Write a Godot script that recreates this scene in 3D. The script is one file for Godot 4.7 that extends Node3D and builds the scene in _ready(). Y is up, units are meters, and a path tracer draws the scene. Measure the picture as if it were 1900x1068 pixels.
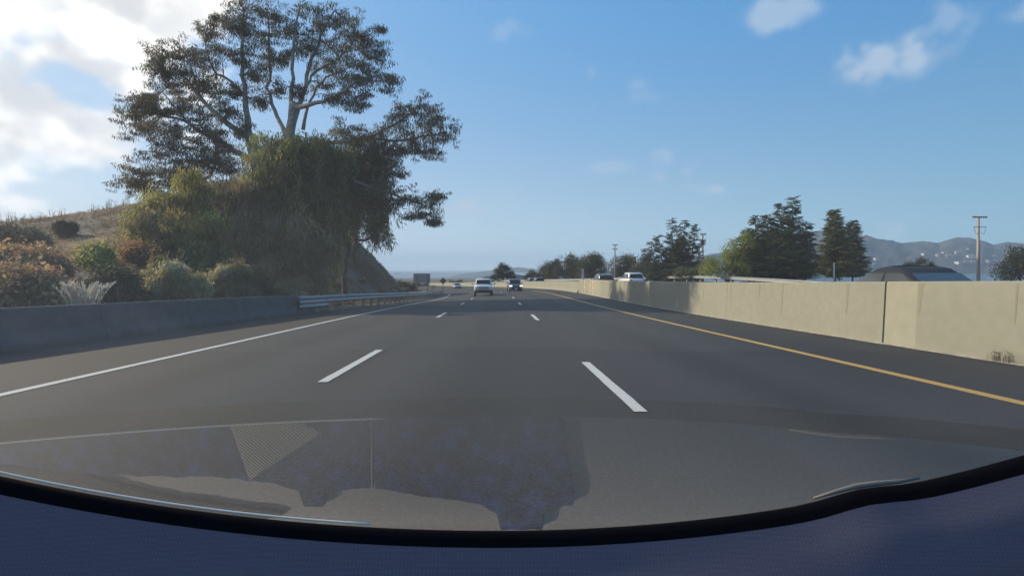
extends Node3D
# A motorway seen out of the rear window of a car: y up, metres, the road runs off along -Z, falls at GRADE and bends left.

const GRADE := 0.023
const BEND := 45.0
const RADIUS := 400.0
const EYE := 1.23
const SUN := Vector3(-0.8390, 0.4025, -0.3660)

var rng := RandomNumberGenerator.new()
var taken := {}
var M := {}
var bumps := FastNoiseLite.new()
var fine := FastNoiseLite.new()

# ------------------------------------------------------------------ camera, sky, sun
func _ready() -> void:
	rng.seed = 4711
	bumps.seed = 5; bumps.frequency = 0.05; bumps.fractal_octaves = 4
	fine.seed = 9; fine.frequency = 0.6; fine.fractal_octaves = 3
	var cam := Camera3D.new()
	cam.name = "camera"
	cam.position = Vector3(0, EYE, 0)
	cam.set_frustum(0.0534, Vector2(0.0014, -0.00155), 0.05, 14000.0)
	cam.current = true
	add_child(cam)
	var env := Environment.new()
	var sky := Sky.new()
	var pan := PanoramaSkyMaterial.new()
	pan.panorama = ImageTexture.create_from_image(paint_sky(1536, 768))
	sky.sky_material = pan
	env.background_mode = Environment.BG_SKY
	env.sky = sky
	env.tonemap_mode = Environment.TONE_MAPPER_LINEAR
	env.tonemap_exposure = 1.38
	env.fog_enabled = true
	env.fog_density = 0.00012
	env.fog_light_color = Color(0.73, 0.86, 1.0)
	env.sdfgi_enabled = true
	env.ssao_enabled = true
	env.ssil_enabled = true
	var we := WorldEnvironment.new()
	we.name = "environment"
	we.environment = env
	add_child(we)
	var sun := DirectionalLight3D.new()
	sun.name = "sun"
	sun.light_energy = 1.45
	sun.light_color = Color(1.0, 0.93, 0.80)
	sun.light_angular_distance = 0.5
	sun.shadow_enabled = true
	add_child(sun)
	sun.look_at_from_position(SUN * 100.0, Vector3.ZERO, Vector3.UP)

	materials()
	build_land()
	build_road()
	build_walls()
	build_vegetation()
	build_roadside()
	build_vehicles()
	build_cabin()

func smooth(a: float, b: float, x: float) -> float:
	var t := clampf((x - a) / (b - a), 0.0, 1.0)
	return t * t * (3.0 - 2.0 * t)

func paint_sky(w: int, h: int) -> Image:
	var im := Image.create(w, h, false, Image.FORMAT_RGBF)
	var n := FastNoiseLite.new()
	n.seed = 21; n.noise_type = FastNoiseLite.TYPE_SIMPLEX_SMOOTH; n.frequency = 1.0; n.fractal_octaves = 6; n.fractal_gain = 0.52
	var n2 := FastNoiseLite.new()
	n2.seed = 77; n2.noise_type = FastNoiseLite.TYPE_SIMPLEX_SMOOTH; n2.frequency = 1.0; n2.fractal_octaves = 5
	var puffs := [[0.482, 0.400, 0.052, 0.024, 0.50], [0.625, 0.314, 0.066, 0.036, 0.62], [0.205, 0.186, 0.040, 0.010, 0.28], [0.255, 0.300, 0.04, 0.016, 0.16], [0.70, 0.345, 0.03, 0.03, 0.30], [0.257, 0.323, 0.02, 0.012, 0.2], [0.02, 0.42, 0.05, 0.02, 0.2]]
	for j in h:
		var el := PI / 2.0 - (j + 0.5) / h * PI
		var sy := sin(el)
		var ce := cos(el)
		for i in w:
			var az := (i + 0.5) / w * TAU
			if az > PI:
				az -= TAU
			var d := Vector3(sin(az) * ce, sy, -cos(az) * ce)
			var cg := d.dot(SUN)
			var g := acos(clampf(cg, -1, 1))
			var e := maxf(sy, 0.0)
			var t := pow(1.0 - e, 4.6)
			var zen := Vector3(0.030, 0.205, 0.475)
			var mid := Vector3(0.45, 0.56, 0.60)
			var c := zen.lerp(mid, t)
			# the side away from the sun is a deeper, greener blue
			var away := smooth(0.9, 2.3, g)
			c = c * Vector3(lerpf(1.12, 0.50, away), lerpf(1.1, 0.80, away), lerpf(1.08, 0.88, away))
			# thin haze that brightens towards the sun
			var glow := exp(-g / 0.42) * 0.75
			c += Vector3(1.0, 0.97, 0.90) * glow
			# clouds
			var p := Vector3(d.x, d.y * 1.5, d.z) * 3.4
			var v := n.get_noise_3dv(p + Vector3(0.7, 0.2, 0.4)) * 0.85 + n2.get_noise_3dv(p * 2.9) * 0.38 + n2.get_noise_3dv(p * 9.0) * 0.12
			var edge := -0.745 + 0.50 * minf(el, 0.40)
			var bank := smooth(edge + 0.15, edge - 0.05, az) * smooth(-2.75, -2.2, az)
			bank *= 1.0 - smooth(0.75, 1.2, el)
			var cover := smooth(-0.02, 0.40, v + (bank - 0.40) * 0.85)
			cover = maxf(cover, 0.18 * bank)
			for q in puffs:
				var qa: float = (az - q[0]) / q[2]
				var qe: float = (el - q[1]) / q[3]
				var fall := exp(-(qa * qa + qe * qe))
				if fall > 0.02:
					cover = maxf(cover, smooth(0.15, 1.05, fall * (1.0 + 1.9 * n2.get_noise_3dv(d * 9.0) + 1.3 * n.get_noise_3dv(d * 26.0))) * minf(q[4] * 1.15, 0.85))
			var thick := smooth(-0.25, 0.45, n2.get_noise_3dv(p * 1.5 + Vector3(4, 0.35, 2)) + 0.4 * n2.get_noise_3dv(p * 5.0) + 0.10)
			var lit := Vector3(1.08, 1.06, 1.02) * (0.80 + 0.28 * exp(-g / 0.7))
			var grey := Vector3(0.44, 0.475, 0.52)
			var cc := lit.lerp(grey, thick * 0.7 * bank) if bank > 0.02 else Vector3(0.42, 0.50, 0.60)
			c = c.lerp(cc, cover * (1.0 - 0.25 * t))
			if sy < 0.0:
				c = Vector3(0.16, 0.17, 0.17)
			im.set_pixel(i, j, Color(c.x, c.y, c.z))
	return im

# ------------------------------------------------------------------ helpers
func lin(r: float, g: float, b: float) -> Color:
	return Color(r, g, b).linear_to_srgb()

func mat(c: Color, rough := 0.9, metal := 0.0) -> StandardMaterial3D:
	var m := StandardMaterial3D.new()
	m.albedo_color = c
	m.roughness = rough
	m.metallic = metal
	return m

func noise_tex(freq: float, lo: float, hi: float, octaves := 5, sz := 1024, sd := 1, mid := 0.5) -> NoiseTexture2D:
	var t := NoiseTexture2D.new()
	var n := FastNoiseLite.new()
	n.seed = sd; n.frequency = freq; n.fractal_octaves = octaves
	t.noise = n; t.width = sz; t.height = sz; t.seamless = true
	var g := Gradient.new()
	g.set_color(0, Color(lo, lo, lo)); g.set_color(1, Color(hi, hi, hi))
	g.set_offset(0, mid - 0.38); g.set_offset(1, mid + 0.38)
	t.color_ramp = g
	return t

func tri(m: StandardMaterial3D, tex: Texture2D, scale: float, detail: Texture2D = null) -> StandardMaterial3D:
	m.albedo_texture = tex
	m.uv1_triplanar = true
	m.uv1_world_triplanar = true
	m.uv1_scale = Vector3.ONE * scale
	if detail:
		m.detail_enabled = true
		m.detail_albedo = detail
		m.detail_blend_mode = BaseMaterial3D.BLEND_MODE_MUL
		m.uv2_triplanar = true
		m.uv2_world_triplanar = true
		m.uv2_scale = Vector3.ONE * scale * 7.3
	return m

func relief(m: StandardMaterial3D, tex: Texture2D, cm: float) -> StandardMaterial3D:
	m.heightmap_enabled = true
	m.heightmap_texture = tex
	m.heightmap_scale = cm
	return m

func leafy(c: Color, back := 0.5) -> StandardMaterial3D:
	var m := mat(c, 0.62)
	m.vertex_color_use_as_albedo = true
	m.metallic_specular = 0.35
	m.backlight_enabled = true
	m.backlight = Color(back, back, back)
	m.cull_mode = BaseMaterial3D.CULL_DISABLED
	return m

func materials() -> void:
	var grain := noise_tex(0.35, 0.62, 1.0, 3, 1024, 3)
	var cloudy := noise_tex(0.012, 0.84, 1.0, 6, 1024, 8)
	var stain := noise_tex(0.006, 0.72, 1.0, 6, 1024, 14, 0.42)
	var soft := noise_tex(0.003, 0.965, 1.0, 6, 1024, 15, 0.45)
	var pores := noise_tex(0.02, 0.95, 1.0, 5, 1024, 16)
	M.concrete_pale = tri(mat(lin(0.268, 0.266, 0.212), 0.92), soft, 0.16, pores)
	var a := mat(lin(1, 1, 1), 0.86)
	a.vertex_color_use_as_albedo = true
	a.metallic_specular = 0.4
	M.asphalt = relief(tri(a, noise_tex(0.10, 0.70, 1.0, 5, 1024, 2), 0.37, noise_tex(0.06, 0.74, 1.0, 6, 1024, 6)), grain, 0.25)
	M.asphalt.uv2_scale = Vector3.ONE * 0.093
	M.paint = tri(mat(lin(0.70, 0.70, 0.67), 0.75), noise_tex(0.05, 0.40, 1.0, 6, 1024, 31, 0.30), 1.3)
	M.yellow = tri(mat(lin(0.60, 0.38, 0.085), 0.75), noise_tex(0.06, 0.62, 1.0, 5, 1024, 32, 0.35), 0.9)
	M.concrete = relief(tri(mat(lin(0.230, 0.231, 0.187), 0.92), soft, 0.16, pores), grain, 0.12)
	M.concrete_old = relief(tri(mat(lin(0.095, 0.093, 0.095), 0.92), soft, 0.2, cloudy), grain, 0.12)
	M.streak = tri(mat(lin(0.50, 0.40, 0.25), 0.9), stain, 0.5)
	M.seam = mat(lin(0.042, 0.040, 0.038), 0.9)
	M.dust = tri(mat(lin(0.42, 0.39, 0.32), 0.95), stain, 0.7)
	M.steel = tri(mat(lin(0.36, 0.37, 0.385), 0.5, 0.6), cloudy, 0.8)
	M.wood = tri(mat(lin(0.20, 0.17, 0.14), 0.9), stain, 0.9)
	M.polewood = tri(mat(lin(0.36, 0.31, 0.26), 0.9), stain, 0.9)
	M.bark = tri(mat(lin(0.50, 0.43, 0.37), 0.85), stain, 0.35, cloudy)
	M.darkbark = tri(mat(lin(0.13, 0.10, 0.08), 0.9), stain, 0.5)
	var soil := mat(lin(1, 1, 1), 0.95)
	soil.vertex_color_use_as_albedo = true
	M.soil = relief(tri(soil, noise_tex(0.05, 0.55, 1.0, 6, 1024, 41), 0.25, cloudy), grain, 6.0)
	M.leaf = leafy(Color.WHITE, 0.95)
	M.needle = leafy(Color.WHITE, 0.7)
	M.dry = leafy(Color.WHITE, 0.9)
	M.rubber = mat(lin(0.02, 0.02, 0.02), 0.8)
	M.rim = mat(lin(0.5, 0.5, 0.52), 0.35, 0.8)
	M.glass = mat(lin(0.012, 0.014, 0.016), 0.06)
	M.glass.metallic_specular = 0.32
	M.glass_sky = mat(lin(0.05, 0.06, 0.07), 0.08)
	M.glass_sky.metallic_specular = 0.6
	M.chrome = mat(lin(0.62, 0.63, 0.65), 0.22, 0.9)
	M.trim = mat(lin(0.025, 0.025, 0.028), 0.55)
	M.plate = mat(lin(0.6, 0.62, 0.65), 0.5)
	M.tail = mat(lin(0.35, 0.01, 0.01), 0.25)
	M.lamp = mat(lin(0.8, 0.8, 0.8), 0.2)
	var glow := mat(lin(0.9, 0.9, 0.9), 0.2)
	glow.emission_enabled = true; glow.emission = Color(1, 0.97, 0.9); glow.emission_energy_multiplier = 1.6
	M.lamp_on = glow
	var w := mat(lin(0.012, 0.035, 0.05), 0.12)
	w.normal_enabled = true
	var wn := NoiseTexture2D.new()
	var nn := FastNoiseLite.new()
	nn.seed = 3; nn.frequency = 0.03; nn.fractal_octaves = 4
	wn.noise = nn; wn.width = 512; wn.height = 512; wn.seamless = true; wn.as_normal_map = true; wn.bump_strength = 5.0
	w.normal_texture = wn
	w.normal_scale = 0.6
	w.uv1_triplanar = true; w.uv1_world_triplanar = true; w.uv1_scale = Vector3.ONE * 0.03
	M.water = w

func numbered(called: String) -> String:
	var k: int = taken.get(called, 0)
	taken[called] = k + 1
	return called if k == 0 else "%s_%03d" % [called, k]

func thing(called: String, label: String, category: String, at := Vector3.ZERO, turn := 0.0, group := "") -> Node3D:
	var o := Node3D.new()
	o.name = numbered(called)
	add_child(o, true)
	o.position = at
	o.rotation.y = turn
	return tag(o, label, category, group)

func tag(o: Node3D, label: String, category: String, group := "") -> Node3D:
	o.set_meta("label", label)
	o.set_meta("category", category)
	if group:
		o.set_meta("group", group)
	return o

func st_new(flat := false) -> SurfaceTool:
	var st := SurfaceTool.new()
	st.begin(Mesh.PRIMITIVE_TRIANGLES)
	if flat:
		st.set_smooth_group(-1)
	return st

func mesh_of(st: SurfaceTool) -> ArrayMesh:
	st.generate_normals()
	return st.commit()

func obj(called: String, st: SurfaceTool, m: Material, parent: Node3D = self) -> MeshInstance3D:
	return put(called, mesh_of(st), m, parent)

func put(called: String, mesh: Mesh, m: Material, parent: Node3D = self) -> MeshInstance3D:
	var o := MeshInstance3D.new()
	o.name = numbered(called) if parent == self else called
	o.mesh = mesh
	o.material_override = m
	if parent != self:
		var k := 1
		while parent.has_node(NodePath(String(o.name))):
			o.name = "%s_%03d" % [called, k]
			k += 1
	parent.add_child(o, true)
	return o

func structure(o: Node3D, label := "") -> Node3D:
	o.set_meta("kind", "structure")
	if label:
		o.set_meta("label", label)
	return o

func quad(st: SurfaceTool, a: Vector3, b: Vector3, c: Vector3, d: Vector3) -> void:
	for v in [a, b, c, a, c, d]:
		st.add_vertex(v)

func loft(st: SurfaceTool, rings: Array, closed := true, caps := true) -> void:
	for k in rings.size() - 1:
		var p: Array = rings[k]
		var q: Array = rings[k + 1]
		var n := p.size()
		for i in (n if closed else n - 1):
			var j := (i + 1) % n
			quad(st, p[i], p[j], q[j], q[i])
	if caps and closed:
		for e in [0, rings.size() - 1]:
			var r: Array = rings[e]
			var c := Vector3.ZERO
			for v in r:
				c += v
			c /= r.size()
			for i in r.size():
				var j := (i + 1) % r.size()
				if e == 0:
					for v in [c, r[j], r[i]]: st.add_vertex(v)
				else:
					for v in [c, r[i], r[j]]: st.add_vertex(v)

func tube(st: SurfaceTool, pts: Array, radii: Array, sides := 6) -> void:
	var rings := []
	for k in pts.size():
		var dir: Vector3 = (pts[mini(k + 1, pts.size() - 1)] - pts[maxi(k - 1, 0)]).normalized()
		var u := dir.cross(Vector3(0.31, 0.2, 0.93)).normalized()
		var v := dir.cross(u)
		var ring := []
		for i in sides:
			var a := TAU * i / sides
			ring.append(pts[k] + (u * cos(a) + v * sin(a)) * radii[k])
		rings.append(ring)
	loft(st, rings)

func box(st: SurfaceTool, c: Vector3, s: Vector3, b := Basis.IDENTITY, bevel := 0.0) -> void:
	var h := s / 2.0
	if bevel <= 0.0:
		var r := []
		for y in [-h.y, h.y]:
			r.append([c + b * Vector3(-h.x, y, -h.z), c + b * Vector3(h.x, y, -h.z), c + b * Vector3(h.x, y, h.z), c + b * Vector3(-h.x, y, h.z)])
		loft(st, r)
		return
	var rings := []
	for k in [[-h.y, bevel], [-h.y + bevel, 0.0], [h.y - bevel, 0.0], [h.y, bevel]]:
		var x: float = h.x - k[1]
		var z: float = h.z - k[1]
		var e := bevel * 0.6
		var ring := []
		for v in [[-x + e, -z], [x - e, -z], [x, -z + e], [x, z - e], [x - e, z], [-x + e, z], [-x, z - e], [-x, -z + e]]:
			ring.append(c + b * Vector3(v[0], k[0], v[1]))
		rings.append(ring)
	loft(st, rings)

# a place given by how it is seen from the car: right and up per metre of distance
func at(px: float, py: float, dist: float) -> Vector3:
	return Vector3((px - 922.0) * 0.001 * dist, EYE + (503.0 - py) * 0.001 * dist, -dist)

# ------------------------------------------------------------------ the run of the road
func fall(s: float) -> float:
	return -GRADE * clampf(s, -60.0, 300.0)

func rp(s: float, lat: float, h := 0.0) -> Vector3:
	var y := fall(s) + 0.06 * smooth(15.0, 70.0, s) * clampf(lat, -30, 30) + h
	if s < BEND:
		return Vector3(lat, y, -s)
	var a := (s - BEND) / RADIUS
	return Vector3(-RADIUS + (RADIUS + lat) * cos(a), y, -BEND - (RADIUS + lat) * sin(a))

func heading(s: float) -> float:
	return maxf(s - BEND, 0.0) / RADIUS

func edge_left(s: float) -> float:
	if s < 22.8:
		return -9.75 + clampf(s, -30, 22.8) * 0.09
	return -7.7 + smooth(22.8, 40, s) * 0.25

func sweep(st: SurfaceTool, profile: Array, s0: float, s1: float, step_m: float, follow = null) -> void:
	var rings := []
	var n := maxi(1, int(ceil((s1 - s0) / step_m)))
	for k in n + 1:
		var s := lerpf(s0, s1, float(k) / n)
		var off: float = follow.call(s) if follow != null else 0.0
		var ring := []
		for p in profile:
			ring.append(rp(s, off + p[0], p[1]))
		rings.append(ring)
	loft(st, rings)

# ------------------------------------------------------------------ land, hills, water
func hill_height(s: float, lat: float) -> float:
	var foot := lerpf(10.3, 12.6, smooth(14, 60, s))
	var d := -lat - foot
	if d <= 0.0:
		return 0.0
	var cap := 2.3 + 1.9 * smooth(5, 50, s) + 13.0 * smooth(40, 92, s)
	cap *= 1.0 - 0.30 * smooth(35, 75, -lat)
	var slope := lerpf(0.34, 1.0, smooth(16, 66, s)) + 0.32 * smooth(66, 90, s)
	var h := cap * tanh(slope * d / cap)
	h += (bumps.get_noise_2d(s, lat) * 1.0 + fine.get_noise_2d(s * 0.5, lat * 0.5) * 0.22) * smooth(0.5, 8, d)
	return maxf(h, 0.0) * (1.0 - smooth(93, 114, s))

func hill_point(s: float, lat: float, h := 0.0) -> Vector3:
	return rp(s, lat, hill_height(s, lat) + h - 0.03)

func on_hill(px: float, dist: float) -> Vector3:
	# the ground of the left bank at this bearing and distance
	var x := (px - 922.0) * 0.001 * dist
	var s := dist
	var lat := x
	if dist > BEND:
		s = BEND + RADIUS * atan2(dist - BEND, x + RADIUS)
		lat = Vector2(x + RADIUS, dist - BEND).length() - RADIUS
	var p := hill_point(s, minf(lat, -7.6))
	return Vector3(x, p.y, -dist)

func land_height(x: float, z: float) -> float:
	var f := -z
	var y := -GRADE * clampf(f, -60, 300) - 1.6 - 0.3 * smooth(50, 200, f)
	y -= smooth(20, 110, x) * 12.0
	y = lerpf(y, -9.3, smooth(260, 420, f)) if x < 60 else y
	if x > 40:
		y = minf(y, lerpf(y, -14.0, smooth(60, 160, x)))
	y -= 0.0115 * maxf(f - 420.0, 0.0) * (1.0 - smooth(0.06, 0.16, x / maxf(absf(f), 1.0)))
	var right_bay := smooth(0.15, 0.24, x / maxf(absf(f), 1.0)) * smooth(300, 450, f)
	y = lerpf(y, -16.0, right_bay)
	return y

func build_land() -> void:
	# one sheet to the horizon, finer near the road
	var st := st_new()
	var xs := []
	for i in 91:
		var t := (i - 45) / 45.0
		xs.append(sinh(t * 5.2) / sinh(5.2) * 9000.0)
	for i in 90:
		for j in 90:
			var c := [Vector2(xs[i], xs[j]), Vector2(xs[i], xs[j + 1]), Vector2(xs[i + 1], xs[j + 1]), Vector2(xs[i + 1], xs[j])]
			var v := []
			for p in c:
				v.append(Vector3(p.x, land_height(p.x, p.y), p.y))
			st.set_color(Color(0.13, 0.115, 0.07))
			quad(st, v[0], v[3], v[2], v[1])
	structure(obj("ground", st, M.soil))
	st = st_new()
	quad(st, Vector3(70, -9.6, -9000), Vector3(9000, -9.6, -9000), Vector3(9000, -9.6, 3000), Vector3(70, -9.6, 3000))
	structure(obj("bay_water", st, M.water))
	# the cut bank on the left
	st = st_new()
	var lats := []
	for k in 74:
		lats.append(-9.2 - k * 0.45 - pow(maxf(k - 30, 0), 1.75) * 0.055)
	var s := -24.0
	while s < 135.0:
		for k in 73:
			var e0 := minf(0.0, edge_left(s) + 9.2 - 0.25)
			var g := []
			for q in [[s, k], [s + 1.5, k], [s + 1.5, k + 1], [s, k + 1]]:
				var sh: float = edge_left(q[0]) - 0.30 + 9.2 if q[0] > -30 else 0.0
				var lt: float = lats[q[1]] + sh * (1.0 - smooth(0, 12, q[1]))
				g.append([q[0], lt])
			var v := []
			for q in g:
				v.append(hill_point(q[0], q[1]))
			for q in [0, 3, 2, 0, 2, 1]:
				var ss: float = g[q][0]
				var ll: float = g[q][1]
				var n := bumps.get_noise_2d(ss * 2.0 + 300, ll * 2.0) + 0.6 * fine.get_noise_2d(ss, ll)
				var far := smooth(14, 26, -ll) * (1.0 - smooth(55, 75, ss))
				var c := Color(0.15, 0.10, 0.06).lerp(Color(0.40, 0.31, 0.185), clampf(far * 0.75 + n * 0.6 + 0.08, 0, 1))
				c = c.lerp(Color(0.17, 0.165, 0.15), smooth(34, 50, -ll) * 0.55)
				st.set_color(c)
				st.add_vertex(v[q])
		s += 1.5
	structure(obj("hillside", st, M.soil))
	# verge on the far side of the other carriageway
	st = st_new()
	s = -20.0
	while s < 380.0:
		for k in 10:
			var l0 := 25.0 + k * k * 0.8
			var l1 := 25.0 + (k + 1) * (k + 1) * 0.8
			var f := func(l): return -0.05 - 0.12 * (l - 25.0)
			st.set_color(Color(0.15, 0.12, 0.07))
			quad(st, rp(s, l0, f.call(l0)), rp(s + 10, l0, f.call(l0)), rp(s + 10, l1, f.call(l1)), rp(s, l1, f.call(l1)))
		s += 10.0
	structure(obj("verge", st, M.soil))
	# distant hills, each a ridge with a front and a back slope
	far_hill("shore_hills", [[1230, 484], [1300, 475], [1330, 470], [1400, 455], [1480, 436], [1515, 432], [1560, 431], [1600, 437], [1645, 446], [1680, 451], [1715, 449], [1745, 453], [1765, 444], [1795, 441], [1820, 446], [1845, 454], [1870, 449], [1900, 452], [1990, 446], [2150, 452], [2400, 470]], 2700.0, 3500.0, Color(0.034, 0.040, 0.028), 11)
	far_hill("distant_hills", [[560, 512], [680, 514], [735, 519], [760, 517], [790, 520], [830, 513], [870, 506], [905, 502], [940, 497], [965, 496], [990, 499], [1030, 507], [1090, 512], [1150, 500], [1230, 490], [1330, 486], [1400, 490]], 5600.0, 6800.0, Color(0.09, 0.085, 0.05), 12)
	far_hill("middle_hill", [[690, 520], [720, 515], [740, 517], [758, 520], [790, 523], [850, 525], [900, 524], [960, 522]], 1700.0, 2100.0, Color(0.07, 0.07, 0.04), 13)

func shore_spot(px: float, py: float) -> Vector3:
	# first place on the shore hills that is met at this bearing and height
	var best: Array = shore_cols[0]
	for col in shore_cols:
		if absf(922.0 - col[0].x / col[0].z * 1000.0 - px) < absf(922.0 - best[0].x / best[0].z * 1000.0 - px):
			best = col
	for k in best.size() - 1:
		for j in 10:
			var p: Vector3 = best[k].lerp(best[k + 1], j / 10.0)
			if 503.0 - (p.y - EYE) / -p.z * 1000.0 <= py:
				return p
	return best[12]

var shore_cols := []

func far_hill(called: String, ridge: Array, d0: float, d1: float, c: Color, sd: int) -> void:
	var st := st_new()
	var n := FastNoiseLite.new()
	n.seed = sd; n.frequency = 0.004; n.fractal_octaves = 5
	var cols := []
	var px: float = ridge[0][0]
	var k := 0
	while px <= ridge[-1][0]:
		while k < ridge.size() - 2 and ridge[k + 1][0] < px:
			k += 1
		var t: float = (px - ridge[k][0]) / (ridge[k + 1][0] - ridge[k][0])
		var py: float = lerpf(ridge[k][1], ridge[k + 1][1], smooth(0, 1, t) * 0.5 + t * 0.5)
		var col := []
		for r in 19:
			var f := r / 12.0
			var d := lerpf(d0, d1, f)
			var x := (px - 922.0) * 0.001 * d
			var top := EYE + (503.0 - py) * 0.001 * d1
			var low := minf(-11.0, land_height(x, -d) - 3.0)
			var rise := sin(minf(f, 1.0) * PI / 2.0) if f <= 1.0 else cos((f - 1.0) * 2.0 * PI / 2.0)
			var y := lerpf(low, top, rise)
			y += n.get_noise_2d(x, d) * 0.16 * (top - low) * sin(minf(f, 1.0) * PI) if f < 1.0 else 0.0
			y += n.get_noise_2d(x * 5.0, d * 5.0) * 0.03 * (top - low)
			col.append(Vector3(x, y, -d))
		cols.append(col)
		px += 4.0
	if called == "shore_hills":
		shore_cols = cols
	for i in cols.size() - 1:
		for r in 18:
			for q in [[0, 0], [0, 1], [1, 1], [0, 0], [1, 1], [1, 0]]:
				var p: Vector3 = cols[i + q[0]][r + q[1]]
				var w := smooth(-0.1, 0.35, n.get_noise_2d(p.x * 2.2 + 900, p.z * 2.2))
				st.set_color(c.lerp(Color(0.27, 0.20, 0.11), w * 0.5))
				st.add_vertex(p)
	structure(obj(called, st, M.soil))

# ------------------------------------------------------------------ road and markings
func build_road() -> void:
	var road := structure(thing("road", "grey asphalt road", "road"))
	road.remove_meta("category")
	road.remove_meta("label")
	var st := st_new()
	var n := 124
	var rings := []
	var s := -30.0
	var rows := []
	while s < 420.0:
		rows.append(s)
		s += 1.0 if s < 60 else 3.0
	var tones := []
	for r in rows:
		var ring := []
		var tone := []
		var a := edge_left(r) - 0.25
		for k in n + 1:
			var lat := lerpf(a, 25.5, float(k) / n)
			ring.append(rp(r, lat, 0.0))
			var lane := fposmod(lat - 1.38 + 1.8, 3.6) - 1.8
			var v := 0.059
			if lat > -5.5 and lat < 5.4:
				v -= 0.005 * exp(-pow((absf(lane) - 1.8) / 0.16, 2)) * (0.6 + fine.get_noise_2d(lat, r * 0.3))
				v += 0.007 * exp(-pow((absf(lane) - 0.9) / 0.38, 2)) - 0.011 * exp(-pow((absf(lane) - 1.8) / 0.35, 2))
			else:
				v *= 0.92
			v *= 1.0 + 0.18 * bumps.get_noise_2d(lat * 6.0, r * 0.55) + 0.17 * fine.get_noise_2d(lat * 1.4, r * 0.10)
			var c := Color(v * 0.985, v, v * 1.0)
			if lat < -5.6:
				c = Color(v * 1.12, v, v * 0.87) * 1.02
			tone.append(c)
		rings.append(ring)
		tones.append(tone)
	for r in rings.size() - 1:
		for k in n:
			for q in [[0, 0], [0, 1], [1, 1], [0, 0], [1, 1], [1, 0]]:
				st.set_color(tones[r + q[0]][k + q[1]])
				st.add_vertex(rings[r + q[0]][k + q[1]])
	obj("asphalt", st, M.asphalt, road)
	# painted lines, 4 mm above the asphalt
	line(road, "edge_line", -5.48, 0.14, -8.0, 84.0, M.paint, 0.006)
	line(road, "yellow_line", 5.40, 0.17, -8.0, 300.0, M.yellow, 0.006)
	line(road, "edge_line", 9.4, 0.15, -8.0, 300.0, M.yellow, 0.006)
	line(road, "edge_line", 22.2, 0.15, -8.0, 300.0, M.paint, 0.006)
	for q in [-2.17, 1.38]:
		line(road, "pavement_joint", q + 0.14, 0.016, 6.8, 120.0, M.seam, 0.004)
	for k in range(-1, 16):
		line(road, "lane_dash", -2.17, 0.13, 6.7 + 12.9 * k, 9.95 + 12.9 * k, M.paint, 0.009)
		line(road, "lane_dash", 1.38, 0.13, 5.15 + 12.9 * k, 8.4 + 12.9 * k, M.paint, 0.009)

func line(road: Node3D, called: String, lat: float, w: float, s0: float, s1: float, m: Material, h: float) -> void:
	var st := st_new()
	var n := maxi(3, int((s1 - s0) / (0.2 if s1 - s0 < 6.0 else 0.6)))
	var rough := 0.007 if m != M.seam else 0.004
	for k in n:
		var a := lerpf(s0, s1, float(k) / n)
		var b := lerpf(s0, s1, float(k + 1) / n)
		var e0 := fine.get_noise_2d(a * 9.0, lat * 50.0) * rough
		var e1 := fine.get_noise_2d(b * 9.0, lat * 50.0) * rough
		var f0 := fine.get_noise_2d(a * 9.0, lat * 50.0 + 31.0) * rough
		var f1 := fine.get_noise_2d(b * 9.0, lat * 50.0 + 31.0) * rough
		quad(st, rp(a, lat - w / 2 + e0, h), rp(b, lat - w / 2 + e1, h), rp(b, lat + w / 2 + f1, h), rp(a, lat + w / 2 + f0, h))
	obj(called, st, m, road)

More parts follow.
